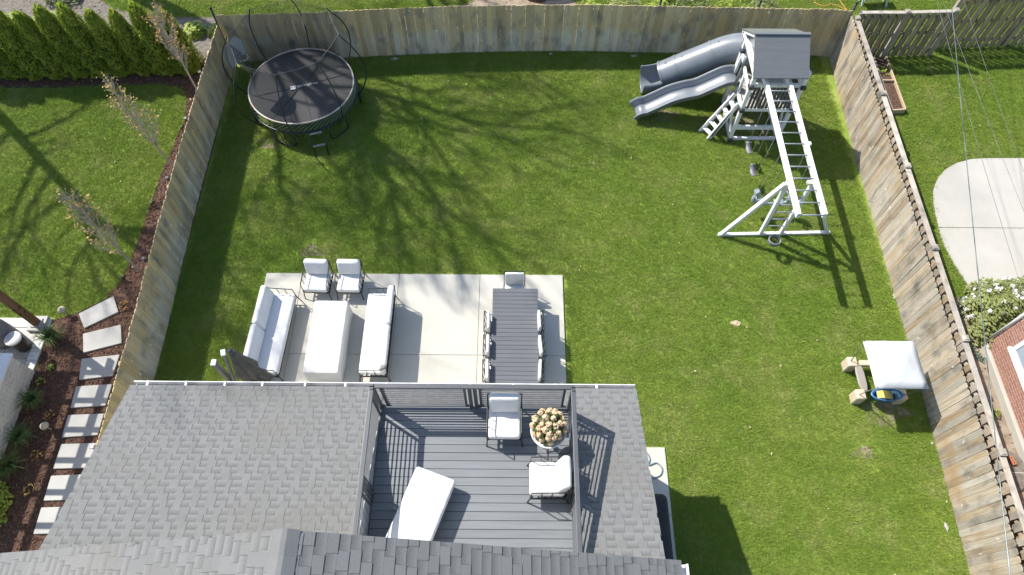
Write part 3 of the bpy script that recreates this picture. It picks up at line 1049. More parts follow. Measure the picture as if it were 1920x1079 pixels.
def lay(origin, A, U, Nn, length, rise, exp=0.126, wmin=0.085, wmax=0.19, skip=None):
    A, U, Nn, O = Vector(A), Vector(U), Vector(Nn), Vector(origin)
    rows = int(rise / exp) + 1
    for r in range(rows):
        d0 = r * exp - 0.01
        d1 = min(d0 + exp + 0.035, rise)
        s = -R.uniform(0, 0.2)
        k = R.randint(0, 1)
        while s < length:
            wd = R.uniform(wmin, wmax) if k % 2 else R.uniform(wmin, wmax * .85)
            a, b = max(0.0, s), min(length, s + wd - 0.003)
            s += wd
            k += 1
            if b - a < 0.03:
                continue
            raised = k % 2
            jo = R.uniform(-.006, .006)
            h0 = 0.0145 + R.uniform(0, .002) if raised else 0.009
            da, db = d0 + (jo if r else 0), d1
            hb = 0.003
            P0, P1 = O + A * a, O + A * b
            vs = [P0 + U * da, P1 + U * da, P1 + U * db, P0 + U * db,
                  P0 + U * da + Nn * h0, P1 + U * da + Nn * h0, P1 + U * db + Nn * (hb + .002), P0 + U * db + Nn * (hb + .002)]
            lo_ = 1 - raised
            uv = [(lo_, 0), (lo_, 0), (lo_, 1.25), (lo_, 1.25)] * 2
            c = (vs[4] + vs[6]) / 2
            shingles.append((vs, uv, c))


ul = math.hypot(1, SL)
Uv, Nv = (0, -1 / ul, SL / ul), (0, SL / ul, 1 / ul)
e = 0.002
lay((XL - .03, YE + .03, ZE - .0105 + e), (1, 0, 0), Uv, Nv, BX0 - XL + 0.0, 3.35 * ul)
lay((BX1, YE + .03, ZE - .0105 + e), (1, 0, 0), Uv, Nv, XR - BX1 + 0.03, 3.35 * ul)
lay((BX0, YE + .03, ZE - .0105 + e), (1, 0, 0), Uv, Nv, BX1 - BX0, 0.50 * ul)
uu = math.hypot(1, US)
lay((UE_R + .03, UY + .02, zu(UE_R + .03) + e), (0, -1, 0), (-1 / uu, 0, US / uu), (US / uu, 0, 1 / uu), 2.4, (UE_R + 2.61) * uu,
    0.140, 0.20, 0.32)
lay((UE_L - .03, UY + .02, zu(UE_L - .03) + e), (0, -1, 0), (1 / uu, 0, US / uu), (-US / uu, 0, 1 / uu), 2.4, (-2.61 - UE_L) * uu,
    0.136, 0.12, 0.26)
camp = Vector((0, 0, 15))


def inframe(c):
    d = c - camp
    f = Vector((0, math.cos(rad(60.5)), -math.sin(rad(60.5))))
    u = Vector((0, math.sin(rad(60.5)), math.cos(rad(60.5))))
    z = d.dot(f)
    return abs(d.x / z) < 0.76 and -0.43 < d.dot(u) / z < 0.43


order = sorted(range(len(shingles)), key=lambda i: (not inframe(shingles[i][2]), (shingles[i][2] - camp).length))
rest = MB()
inv = ROOTM[house.name]
for rank, i in enumerate(order):
    vs, uv, c = shingles[i]
    if rank < 270:
        q = MB()
        q.add(vs, MB.BF)
        q.uv = uv
        obj('shingle', q, 'shingle', upper if c.y < UY + .05 and c.z > zr(c.y) + .3 else lower)
    else:
        rest.add(vs, MB.BF)
        rest.uv += uv
so_ = obj('shingles', rest, 'shingle', house)
so_['kind'] = 'stuff'
# ridge caps
y = UY + .03
for k in range(16):
    q = MB()
    dx = 0.16
    z0 = UZ + .018
    ya, yb = y - .19, y
    dz = US * dx
    q.add([(-2.61 - dx, ya, z0 - dz), (-2.61 - .03, ya, z0), (-2.61 + .03, ya, z0), (-2.61 + dx, ya, z0 - dz),
           (-2.61 - dx, yb, z0 - dz + .008), (-2.61 - .03, yb, z0 + .008), (-2.61 + .03, yb, z0 + .008), (-2.61 + dx, yb, z0 - dz + .008),
           (-2.61 - dx, yb, z0 - dz - .01), (-2.61 - .03, yb, z0 - .01), (-2.61 + .03, yb, z0 - .01), (-2.61 + dx, yb, z0 - dz - .01)],
          [(0, 1, 5, 4), (1, 2, 6, 5), (2, 3, 7, 6), (4, 5, 9, 8), (5, 6, 10, 9), (6, 7, 11, 10)])
    q.uv = [(0, 1)] * 4 + [(0, 0)] * 8
    obj('ridge_cap', q, 'shingle', upper)
    y -= 0.15
# gutters
gt = MB()
prof = [(YE + .005, 2.93), (YE + .005, 2.82), (YE + .11, 2.82), (YE + .125, 2.93), (YE + .14, 2.93), (YE + .13, 2.80), (YE - .01, 2.80), (YE - .01, 2.93)]
n = len(prof)
gt.add([(XL, a, b + .035) for a, b in prof] + [(XR + .02, a, b + .035) for a, b in prof],
       [(i, (i + 1) % n, n + (i + 1) % n, n + i) for i in range(n)] + [tuple(range(n)), tuple(range(2 * n - 1, n - 1, -1))])
gut = obj('gutter', gt, 'white_metal', house)
q = MB()
q.box2((XL + .01, YE + .012, 2.858), (XR, YE + .108, 2.862))
obj('trough', q, 'gutter_in', gut)
x = XL + .25
while x < XR:
    q = MB()
    q.box2((x, YE - .035, 2.958), (x + .035, YE + .14, 2.975))
    obj('bracket', q, 'white_metal', gut)
    x += 0.76 + R.uniform(-.06, .06)
gt = MB()
gx = UE_R + .015
gz = zu(UE_R) - .06
prof = [(gx + .01, gz), (gx + .01, gz - .1), (gx + .11, gz - .1), (gx + .12, gz), (gx + .14, gz), (gx + .13, gz - .12), (gx - .005, gz - .12), (gx - .005, gz)]
gt.add([(a, UY - .02, b) for a, b in prof] + [(a, -9, b) for a, b in prof],
       [((i + 1) % n, i, n + i, n + (i + 1) % n) for i in range(n)] + [tuple(range(n - 1, -1, -1)), tuple(range(n, 2 * n))])
obj('gutter', gt, 'white_metal', house)
q = MB()
q.tube([(2.15, 1.3, 4.35), (2.15, 1.3, 3.75)], .04, 8)
obj('downspout', q, 'white_metal', house)
# balcony floor: composite boards, side walls
q = MB()
q.box2((BX0, 0.9, 3.10), (BX1, BY, 3.268))
dk = obj('balcony_floor', q, 'roof_base', house)
y = BY - .001
while y > 0.95:
    q = MB()
    q.box2((BX0 + .03, y - .134, 3.268), (BX1 - .03, y, 3.30 + R.uniform(-.0015, .0015)))
    obj('deck_board', q, 'deck', dk, bev=0.004)
    y -= .141
for xw in (BX0, BX1):
    q = MB()
    q.add([(xw - .02, .9, 3.1), (xw + .02, .9, 3.1), (xw + .02, BY, 3.1), (xw - .02, BY, 3.1),
           (xw - .02, .9, zr(.9) + .03), (xw + .02, .9, zr(.9) + .03), (xw + .02, BY, 3.32), (xw - .02, BY, 3.32)], MB.BF)
    obj('side_flashing', q, 'siding', house)


def railing(ax, fixed, a0, a1, splits):
    """horizontal-bar railing: ax 'x' runs along x at y=fixed, 'y' runs along y at x=fixed"""
    def pt(t, z, off=0):
        return (t, fixed + off, z) if ax == 'x' else (fixed + off, t, z)
    q = MB()
    q.bar(pt(a0, 4.30), pt(a1, 4.30), .075, .045)
    top = obj('railing', q, 'rail', house, bev=.006)
    ends = [a0] + splits + [a1]
    for i, t in enumerate(ends):
        ts = [t] if i in (0, len(ends) - 1) else [t - .045, t + .045]
        for tt in ts:
            q = MB()
            q.bar(pt(tt, 3.30), pt(tt, 4.28 if len(ts) > 1 else 4.34), .06, .06)
            obj('post', q, 'rail', top)
    for a, b in zip(ends, ends[1:]):
        s = 1 if b > a else -1
        a, b = a + s * .13, b - s * .13
        for t in (a, b):
            q = MB()
            q.bar(pt(t, 3.38), pt(t, 4.255), .04, .04)
            obj('stile', q, 'rail', top)
        for zz in (3.38, 4.255):
            q = MB()
            q.bar(pt(a - s * .09, zz), pt(b + s * .09, zz), .04, .035)
            obj('rail', q, 'rail', top)
        for k in range(8):
            z = 3.475 + k * .0965
            q = MB()
            q.bar(pt(a, z), pt(b, z), .016, .018)
            obj('bar', q, 'rail', top)


railing('x', BY - .02, BX0 + .02, BX1 - .02, [-0.66])
railing('y', BX0 + .02, BY - .06, 1.0, [2.55])
railing('y', BX1 - .02, BY - .06, 1.0, [2.55])


# ================================================================== OUTDOOR FURNITURE
def lounge(name, label, cat, loc, rz, L, D, nback, group=None, seat=0.43, backh=0.80, armh=0.60, slats=2, bcount=None, tilt_deg=-14, bt=.15):
    """steel framed seat facing local -Y; L wide, D deep"""
    t = thing(name, label, cat, loc, rz, group)
    hx, fr, bk = L / 2, -D / 2, D / 2

    def part(nm, mb, m, sm=False, bev=0):
        return obj(nm, mb, m, t, sm, bev, world=False)
    r = .011
    for sx in (-1, 1):
        for (y0, y1, hh) in ((fr - .03, fr + .02, armh), (bk + .03, bk - .02, armh + .04)):
            q = MB()
            q.tube([(sx * (hx + .01), y0, 0), (sx * (hx - .01), y1, seat * .6)], r + .002, 6)
            part('leg', q, 'black_metal')
        q = MB()
        xx = sx * (hx - .01)
        q.tube([(xx, fr + .02, seat * .6), (xx, fr + .03, armh), (xx, bk - .10, armh + .03), (xx, bk + .03, backh - .04)], r, 6)
        q.tube([(xx, bk - .02, seat * .6), (xx, bk + .03, backh - .04)], r, 6)
        for k in range(slats):
            yy = fr + .03 + (bk - fr - .12) * (k + 1) / (slats + 1)
            q.tube([(xx, yy, seat * .6), (xx, yy, armh + .01)], r * .8, 6)
        part('arm', q, 'black_metal')
    q = MB()
    z = seat * .6
    for a, b in (((-hx, fr + .02, z), (hx, fr + .02, z)), ((-hx, bk - .02, z), (hx, bk - .02, z)), ((-hx, fr + .02, z), (-hx, bk - .02, z)),
                 ((hx, fr + .02, z), (hx, bk - .02, z))):
        q.bar(a, b, .022, .03)
    for k in range(6):
        yy = fr + .05 + (bk - fr - .1) * k / 5
        q.bar((-hx + .01, yy, z), (hx - .01, yy, z), .03, .012)
    part('seat_frame', q, 'black_metal')
    q = MB()
    q.tube([(-hx + .01, bk + .03, backh - .04), (hx - .01, bk + .03, backh - .04)], r, 6)
    nb_ = bcount or max(3, int(L / .28))
    for k in range(1, nb_):
        xx = -hx + L * k / nb_
        q.tube([(xx, bk - .01, z), (xx, bk + .03, backh - .04)], r * .8, 6)
    part('back_frame', q, 'black_metal')
    q = MB()
    q.pillow((0, -.02, z + .09), (L - .05, D - .04, .15), .055, .10)
    part('seat_cushion', q, 'cushion', True)
    bw = (L - .06) / nback
    tilt = Matrix.Rotation(rad(tilt_deg), 3, 'X')
    for k in range(nback):
        q = MB()
        xx = -L / 2 + .03 + bw * (k + .5)
        q.pillow((xx, bk - .075, z + .16 + (backh - z - .16) / 2 + .02), (bw - .006, bt, backh - z - .10), .06, .16, tilt)
        part('back_cushion', q, 'cushion', True)
    return t


SZ = 0.05
lounge('patio_sofa', 'long white cushioned sofa with black steel frame on the lawn edge of the patio', 'sofa', (-5.64, 6.98, SZ),
       rad(88), 2.12, 0.68, 2)
lounge('patio_sofa', 'long white cushioned sofa with its barred black back towards the dining table', 'sofa', (-3.17, 7.0, SZ),
       rad(-90), 2.14, 0.66, 2)
lounge('patio_armchair', 'white cushioned patio armchair next to the grass edge beside the other, sofa back side', 'armchair', (-4.80, 8.42, SZ),
       rad(-2), 0.64, 0.62, 1)
bpy.data.objects['patio_armchair']['label'] = 'white patio armchair, of the pair the one closer to the umbrella side sofa'
lounge('patio_armchair', 'white patio armchair, of the pair the one closer to the dining table', 'armchair', (-4.0, 8.42, SZ),
       rad(-1), 0.62, 0.62, 1)
lounge('balcony_armchair', 'white cushioned balcony armchair backed against the front railing', 'armchair', (-0.11, 3.78, 3.30),
       0, 0.60, 0.62, 1)
lounge('balcony_armchair', 'white cushioned balcony armchair beside the flower pot, backed against the side railing', 'armchair',
       (0.62, 2.80, 3.30), rad(-90), 0.60, 0.62, 1)

# fabric-covered fire table
t = thing('covered_table', 'low oblong table under a fitted white canvas cover', 'covered table', (-4.31, 6.80, SZ))
q = MB()
q.pillow((-4.31, 6.80, 0.35), (0.80, 1.86, 0.60), .035, 0.0)
o = obj('canvas_cover', q, 'cover', t, True)
rr = random.Random(5)
for v in o.data.vertices:
    if v.co.z < .25:
        k = 1 + .035 * math.sin(v.co.y * 9) * (1 - v.co.z / .3)
        v.co.x *= k
    v.co.z += 0.008 * math.sin(v.co.x * 7 + v.co.y * 3)
q = MB()
for sx in (-.3, .3):
    for sy in (-.8, .8):
        q.box((-4.31 + sx, 6.8 + sy, .06), (.06, .06, .03))
obj('foot', q, 'black_metal', t)

# dining table
t = thing('dining_table', 'long grey slatted outdoor dining table', 'table', (0.08, 6.66, SZ))
y = 8.03
while y > 5.3:
    q = MB()
    q.box2((-0.46, y - .101, .735), (0.62, y, .762))
    obj('slat', q, 'table_slat', t, bev=.004)
    y -= .1065
q = MB()
for xx in (-.42, .58):
    q.box2((xx - .02, 5.32, .67), (xx + .02, 8.0, .733))
for yy in (5.34, 6.66, 7.98):
    q.box2((-.40, yy - .02, .67), (.56, yy + .02, .732))
obj('frame', q, 'rail', t)
for xx in (-.40, .56):
    for yy in (5.38, 7.94):
        q = MB()
        q.box((xx, yy, .36), (.07, .07, .62))
        obj('leg', q, 'rail', t)


def dchair(loc, rz, label):
    return lounge('dining_chair', label, 'dining chair', loc, rz, 0.52, 0.50, 1, 'chairs round the dining table', seat=.44, backh=.88, armh=.62, slats=1, tilt_deg=-1, bt=.065)


nm = ['farthest from the house', 'middle one of three', 'closest to the house']
for k, (yy, a) in enumerate(((7.10, 0), (6.49, 0), (5.88, 1))):
    dchair((-0.36, yy, SZ), rad(90 + a), 'white dining chair on the sofa side of the table, ' + nm[k])
for k, (yy, xx, a) in enumerate(((7.12, .46, 2), (6.47, .48, 5), (5.90, .46, -3))):
    dchair((xx, yy, SZ), rad(-90 + a), 'white dining chair on the lawn side of the table, ' + nm[k])
dchair((0.06, 8.15, SZ), 0, 'white cushioned dining chair at the head of the grey table')

# chaise on the balcony
ca = math.atan2(-0.94, -0.34) + math.pi / 2
t = thing('chaise_lounge', 'white covered chaise lounge standing askew on the balcony', 'chaise lounge', (-1.235, 2.885, 3.30), ca)
q = MB()
q.pillow((0, -.62, .28), (.71, 1.25, .15), .05, .08)
obj('cushion', q, 'cushion', t, True, world=False)
q = MB()
q.pillow((0, -1.50, .40), (.71, .62, .15), .05, .08, Matrix.Rotation(rad(-24), 3, 'X'))
obj('back_cushion', q, 'cushion', t, True, world=False)
q = MB()
for s in (-1, 1):
    q.bar((s * .31, -.05, .18), (s * .31, -1.78, .18), .03, .05)
for yy in (-.06, -.6, -1.2, -1.76):
    q.bar((-.31, yy, .18), (.31, yy, .18), .03, .04)
obj('frame', q, 'black_metal', t, world=False)
for s in (-1, 1):
    for yy in (-.08, -1.72):
        q = MB()
        q.tube([(s * .30, yy, .17), (s * .31, yy + (.03 if yy > -1 else -.03), 0)], .015, 6)
        obj('leg', q, 'black_metal', t, world=False)

# potted hydrangea on a metal stand
px_, py_ = 0.62, 3.50
t = thing('potted_hydrangea', 'peach hydrangea in a white bowl planter on a slim metal stand', 'potted plant', (px_, py_, 3.30))
q = MB()
q.lathe([(.05, .44), (.12, .46), (.22, .54), (.285, .66), (.30, .72), (.285, .725), (.26, .68), (.0, .66)], 28, (px_, py_, 3.30))
obj('bowl', q, 'pot', t, True)
q = MB()
for k in range(3):
    a = k * 2.094 + .5
    q.tube([(px_ + .16 * math.cos(a), py_ + .16 * math.sin(a), 3.30), (px_ + .03 * math.cos(a), py_ + .03 * math.sin(a), 3.52),
            (px_ + .09 * math.cos(a), py_ + .09 * math.sin(a), 3.76)], .013, 6)
q.lathe([(.035, .20), (.05, .22), (.035, .24)], 10, (px_, py_, 3.30))
obj('stand', q, 'bark_pale', t)
rs2 = np.random.RandomState(8)
d = rs2.normal(size=(420, 3))
d[:, 2] = np.abs(d[:, 2]) * .8
d /= np.linalg.norm(d, axis=1)[:, None]
q = MB().leaves(d * rs2.uniform(.12, .30, (420, 1)) + np.array([px_, py_ + .05, 4.02]), d, .045, .6, 3)
obj('foliage', q, 'leaf_green', t)
heads = []
tries = 0
rh = random.Random(21)
while len(heads) < 30 and tries < 4000:
    tries += 1
    a, el = rh.uniform(0, 6.28), math.asin(rh.uniform(.02, 1))
    v = Vector((math.cos(el) * math.cos(a), math.cos(el) * math.sin(a), math.sin(el) * .75))
    p = Vector((px_, py_ + .06, 4.06)) + v * .27
    if all((p - h).length > .088 for h in heads):
        heads.append(p)
for i, p in enumerate(heads):
    n_ = 90
    d = rs2.normal(size=(n_, 3))
    d /= np.linalg.norm(d, axis=1)[:, None]
    rr_ = rh.uniform(.040, .058)
    q = MB().leaves(d * rr_ + np.array(p), d, .019, .9, i)
    q.lathe([(0, -rr_ * .85), (rr_ * .6, -rr_ * .5), (rr_ * .85, 0), (rr_ * .6, rr_ * .5), (0, rr_ * .85)], 8, p)
    obj('flower_head', q, 'peach', t)

# closed cantilever umbrella
ux, uy = -5.98, 5.40
t = thing('cantilever_umbrella', 'closed taupe cantilever umbrella beside the sofa', 'umbrella', (ux, uy, SZ))
q = MB()
q.bar((ux, uy, SZ), (ux, uy, 2.30), .085, .12)
mast = obj('mast', q, 'taupe_metal', t, bev=.02)
q = MB()
q.box((ux, uy, 2.31), (.10, .135, .03))
obj('mast_cap', q, 'white_metal', mast, bev=.012)
q = MB()
q.box((ux - .1, uy - .05, .09), (.8, .8, .07))
obj('base', q, 'taupe_metal', t, bev=.02)
q = MB()
q.bar((ux + .02, uy, 1.05), (ux + .30, uy + .06, 2.62), .05, .07)
obj('arm', q, 'taupe_metal', t, bev=.01)
q = MB()
q.box((ux + .31, uy + .06, 2.66), (.09, .13, .05), .3)
obj('arm_cap', q, 'white_metal', t, bev=.012)
cx_, cy_ = ux + .44, uy + .10
vs_, fs_ = [], []
lv, nn = 14, 48
for i in range(lv):
    f = i / (lv - 1)
    z = 2.62 - 1.75 * f
    rb = .05 + .17 * min(1, f * 1.9) - .10 * max(0, f - .62) * (1 if f < .72 else .2) + (.05 * (f - .8) * 5 if f > .8 else 0)
    if .60 < f < .70:
        rb *= .78
    for k in range(nn):
        a = 2 * math.pi * k / nn
        r_ = rb * (1 + .24 * math.sin(8 * a + f * 2.5) * (.3 + f) + .07 * math.sin(19 * a + 5 * f))
        vs_.append((cx_ + r_ * math.cos(a) + .03 * f, cy_ + r_ * math.sin(a), z))
for i in range(lv - 1):
    for k in range(nn):
        l = (k + 1) % nn
        fs_.append((i * nn + k, (i + 1) * nn + k, (i + 1) * nn + l, i * nn + l))
fs_.append(tuple(range(nn)))
can = obj('canopy', MB().add(vs_, fs_), 'taupe', t, True)
q = MB()
q.tube([(cx_ + .02 + .205 * math.cos(a * .5236), cy_ + .205 * math.sin(a * .5236), 1.5) for a in range(12)], .012, 5, True)
obj('strap', q, 'taupe', can)
q = MB()
q.lathe([(.03, 2.60), (.06, 2.62), (.05, 2.68), (0, 2.70)], 12, (cx_, cy_, 0))
obj('finial', q, 'cap_dark', t, True)


# ================================================================== TRAMPOLINE
tcx, tcy, tz, tr = -6.05, 14.58, 0.88, 1.48
t = thing('trampoline', 'round black springless trampoline with a tall net enclosure', 'trampoline', (tcx, tcy, 0))


def ring(mb, r, z, rt, n=64, cx=tcx, cy=tcy, k=6):
    return mb.tube([(cx + r * math.cos(2 * math.pi * i / n), cy + r * math.sin(2 * math.pi * i / n), z) for i in range(n)], rt, k, True)


q = MB()
q.lathe([(0, -.035), (.6, -.03), (1.1, -.018), (tr - .03, 0)], 72, (tcx, tcy, tz))
q.f = [f for f in q.f if len(f) == 4]
mt = obj('jumping_mat', q, 'mat', t, True)
q = MB()
for k in range(4):
    a = .35 + k * math.pi / 4
    for s in (1, -1):
        q.bar((tcx, tcy, tz - .028), (tcx + s * (tr - .05) * math.cos(a), tcy + s * (tr - .05) * math.sin(a), tz + .004), .022, .004)
obj('seam', q, 'frame_dark', mt)
q = MB()
ring(q, tr, tz, .022, 72)
obj('mat_edge', q, 'mat_edge', t, True)
q = MB()
ring(q, 1.53, .57, .03, 64)
obj('frame_ring', q, 'frame_dark', t, True)
for k in range(60):
    a = 2 * math.pi * k / 60
    b = a - .30
    q = MB()
    q.tube([(tcx + 1.52 * math.cos(b), tcy + 1.52 * math.sin(b), .57), (tcx + tr * math.cos(a), tcy + tr * math.sin(a), tz - .01)], .0065, 5)
    obj('flex_rod', q, 'rod', t)
for k in range(6):
    a = 2 * math.pi * k / 6 + .27
    pts = []
    for (da, z) in ((-.20, .55), (-.20, .10), (-.16, .02), (-.10, .015), (.10, .015), (.16, .02), (.20, .10), (.20, .55)):
        pts.append((tcx + 1.54 * math.cos(a + da), tcy + 1.54 * math.sin(a + da), z + .02))
    q = MB()
    q.tube(pts, .024, 7)
    obj('leg', q, 'frame_dark', t, True)
TOP = []
for k in range(8):
    a = rad(-88 + 45 * k)
    TOP.append((tcx - .08 + 1.47 * math.cos(a), tcy + .12 + 1.47 * math.sin(a), 2.52))
    pts = []
    for f in np.linspace(0, 1, 14):
        r_ = 1.54 + .44 * math.sin(math.pi * min(1, f * 1.02)) ** 0.9 - .07 * f
        pts.append((tcx - .08 * f + r_ * math.cos(a), tcy + .12 * f + r_ * math.sin(a), .42 + 2.10 * f))
    q = MB()
    q.tube(pts, .018, 6)
    obj('net_rod', q, 'frame_dark', t, True)
q = MB()
for k in range(8):
    a, b = Vector(TOP[k]), Vector(TOP[(k + 1) % 8])
    q.tube([a, (a + b) / 2 + Vector((0, 0, -.04)), b], .0055, 5)
obj('top_cord', q, 'taupe_metal', t)
vs_, fs_ = [], []
lv, nn = 10, 64
for i in range(lv):
    f = i / (lv - 1)
    for k in range(nn):
        a = 2 * math.pi * k / nn - rad(88)
        s = (k % 8) / 8
        flat = 1 - (.075 * f) * math.sin(math.pi * s) - .16 * math.sin(math.pi * f)
        vs_.append((tcx - .08 * f + 1.46 * flat * math.cos(a), tcy + .12 * f + 1.46 * flat * math.sin(a), tz + .02 + (2.49 - tz) * f))
for i in range(lv - 1):
    for k in range(nn):
        l = (k + 1) % nn
        fs_.append((i * nn + k, i * nn + l, (i + 1) * nn + l, (i + 1) * nn + k))
obj('enclosure_net', MB().add(vs_, fs_), 'net', t, True)
# small ladder
ld = thing('trampoline_ladder', 'short black two step ladder leaning on the trampoline', 'ladder', (-5.40, 12.75, 0))
for s in (-1, 1):
    q = MB()
    q.tube([(-5.38 + s * .17, 12.70 + s * .05, 0), (-5.50 + s * .17, 13.08 + s * .05, .62)], .018, 7)
    obj('side_rail', q, 'frame_dark', ld, True)
for f in (.45, .92):
    q = MB()
    q.bar((-5.38 - .12 * f - .17, 12.70 + .38 * f - .05, .62 * f), (-5.38 - .12 * f + .17, 12.70 + .38 * f + .05, .62 * f), .05, .025)
    obj('rung', q, 'rod', ld)
# hoop panel hung on the net
hp = thing('basketball_hoop', 'small mesh backboard with a ring fixed on the trampoline net', 'basketball hoop', (-7.42, 14.35, 2.0))
h0 = Vector((-7.44, 14.42, 2.20))
ux_ = Vector((.35, .94, 0)).normalized()
nrm = Vector((.94, -.35, 0)).normalized()
prof = []
for k in range(17):
    a = math.pi * k / 16
    prof.append((.36 * math.cos(a), .42 * math.sin(a) - .02))
prof += [(-.34, -.30), (.34, -.30)]
P0 = [h0 + ux_ * a + Vector((0, 0, b)) for a, b in prof]
q = MB()
q.add([p + nrm * .012 for p in P0] + [p - nrm * .012 for p in P0],
      [tuple(range(len(P0))), tuple(range(2 * len(P0) - 1, len(P0) - 1, -1))] +
      [((i + 1) % len(P0), i, len(P0) + i, len(P0) + (i + 1) % len(P0)) for i in range(len(P0))])
bb = obj('backboard', q, 'panel_net', hp)
q = MB()
q.tube([p for p in P0], .014, 6, True)
for k in range(9):
    x_ = -.29 + k * .072
    zt = .42 * math.sqrt(max(0, 1 - (x_ / .36) ** 2)) - .02
    q.tube([h0 + ux_ * x_ + Vector((0, 0, -.30)), h0 + ux_ * x_ + Vector((0, 0, zt))], .012, 5)
obj('backboard_ribs', q, 'cap_dark', bb)
q = MB()
hc = h0 + nrm * .17 + Vector((0, 0, -.15))
q.tube([hc + Vector((.14 * math.cos(i * .3927), .14 * math.sin(i * .3927), 0)) for i in range(16)], .012, 6, True)
obj('hoop_ring', q, 'rod', hp, True)
# printed mark and word on the mat
q = MB()
lx, ly = -6.27, 14.47
q.box((lx, ly, tz - .008), (.14, .14, .003), .18)
lg = obj('printed_mark', q, 'print', mt)
q = MB()
for dx in (-.035, .035):
    q.box((lx + dx, ly + .02 + dx * .18, tz - .006), (.03, .04, .003), .18)
obj('printed_dots', q, 'print_dark', lg)
fc = bpy.data.curves.new('word', 'FONT')
fc.body = 'springfree'
fc.size = 0.15
fc.extrude = .001
fo = bpy.data.objects.new('word', fc)
col.objects.link(fo)
dg = bpy.context.evaluated_depsgraph_get()
wm = bpy.data.meshes.new_from_object(fo.evaluated_get(dg))
bpy.data.objects.remove(fo)
wm.materials.clear()
wm.materials.append(M['print'])
wo_ = bpy.data.objects.new('printed_word', wm)
col.objects.link(wo_)
wo_.parent = mt
wo_.location = (lx + .11 - tcx, ly + .0 - tcy, tz + .004)
wo_.rotation_euler = (0, 0, .28)


# ================================================================== PLAY SET
t = play = thing('play_tower', 'white vinyl play tower with grey roof, slides and monkey bars', 'play set', (6.9, 13.4, 0))
X0, X1, Y0, Y1, DZ = 6.22, 7.56, 13.43, 14.78, 1.25
for x_ in (X0, X1):
    for y_ in (Y0, Y1):
        q = MB()
        q.box((x_, y_, 1.28), (.10, .10, 2.56))
        p = obj('post', q, 'vinyl', t, bev=.008)
        for z in (.07, DZ - .01, 2.08):
            q = MB()
            q.box((x_ + (-.01 if x_ == X0 else .01), y_ - .03, z), (.135, .17, .11))
            obj('corner_cap', q, 'cap_dark', p, bev=.015)
for y_ in (Y0, Y1):
    for z, hh in ((.07, .10), (.52, .12), (DZ - .02, .11), (2.10, .10), (2.50, .09)):
        q = MB()
        q.bar((X0 + .05, y_, z), (X1 - .05, y_, z), .075, hh)
        obj('cross_beam', q, 'vinyl', t, bev=.008)
for x_ in (X0, X1):
    for z in (.07, DZ - .02, 2.50):
        q = MB()
        q.bar((x_, Y0 + .05, z), (x_, Y1 - .05, z), .075, .10)
        obj('side_beam', q, 'vinyl', t, bev=.008)
q = MB()
q.bar((X1, Y0 + .05, 2.05), (X1, Y1 - .05, 2.05), .075, .10)
obj('side_beam', q, 'vinyl', t, bev=.008)
for k in range(9):
    q = MB()
    yy = Y0 + .07 + k * .151
    q.box2((X0 + .055, yy - .068, DZ + .04), (X1 - .055, yy + .068, DZ + .065))
    obj('floor_plank', q, 'floor_play', t)
for k in range(12):
    xx = X0 + .13 + k * .098
    q = MB()
    q.box2((xx - .03, Y0 - .045, DZ + .05), (xx + .03, Y0 - .020, 2.05))
    obj('baluster', q, 'baluster', t)
for k in range(12):
    yy = Y0 + .13 + k * .098
    q = MB()
    q.box2((X1 + .02, yy - .03, DZ + .05), (X1 + .045, yy + .03, 2.02))
    obj('baluster', q, 'baluster', t)
# roof: horizontal boards on two slopes
RY, RZ_, EZ = 14.12, 3.17, 2.56
for s in (-1, 1):
    ye = RY + s * .92
    for k in range(5):
        f0, f1 = k / 5, (k + 1) / 5 - .0002
        ya, yb = RY + (ye - RY) * f0, RY + (ye - RY) * f1
        za, zb = RZ_ + (EZ - RZ_) * f0, RZ_ + (EZ - RZ_) * f1
        tt = .03
        q = MB()
        q.add([(6.09, ya, za - tt), (7.50, ya, za - tt), (7.50, yb, zb - tt), (6.09, yb, zb - tt),
               (6.09, ya, za), (7.50, ya, za), (7.50, yb, zb + .001), (6.09, yb, zb + .001)],
              [tuple(reversed(f)) for f in MB.BF] if s < 0 else MB.BF)
        obj('roof_board', q, 'roof_play', t)
q = MB()
q.bar((6.09, RY, RZ_ + .012), (7.50, RY, RZ_ + .012), .09, .02)
obj('ridge_board', q, 'roof_play', t)
for x_ in (6.13, 7.46):
    for s in (-1, 1):
        q = MB()
        q.bar((x_, RY, RZ_ - .07), (x_, RY + s * .88, EZ - .05), .04, .08)
        obj('rafter', q, 'vinyl', t)
    q = MB()
    q.bar((x_, RY - .8, EZ - .02), (x_, RY + .8, EZ - .02), .04, .09)
    obj('roof_beam', q, 'vinyl', t)
# arch over the slide opening
q = MB()
for a, b in (((X0 - .02, 14.74, DZ), (X0 - .06, 14.52, 2.12)), ((X0 - .06, 14.52, 2.12), (X0 - .02, 14.00, 1.95)), ((X0 - .02, 14.00, 1.95), (X0, 13.50, 1.9)),
             ((X0 - .02, 14.02, DZ), (X0 - .02, 14.02, 2.0))):
    q.bar(a, b, .06, .09)
obj('slide_arch', q, 'vinyl', t)
q = MB()
q.tube([(X0 - .14, 14.10, 1.55), (X0 - .06, 14.22, 2.0), (X0 - .05, 14.24, 2.1)], [.045, .045, .05], 10)
q.tube([(X0 - .06, 14.22, 2.0), (X0 - .03, 14.30, 2.28)], .06, 10)
obj('toy_telescope', q, 'slide', t, True)


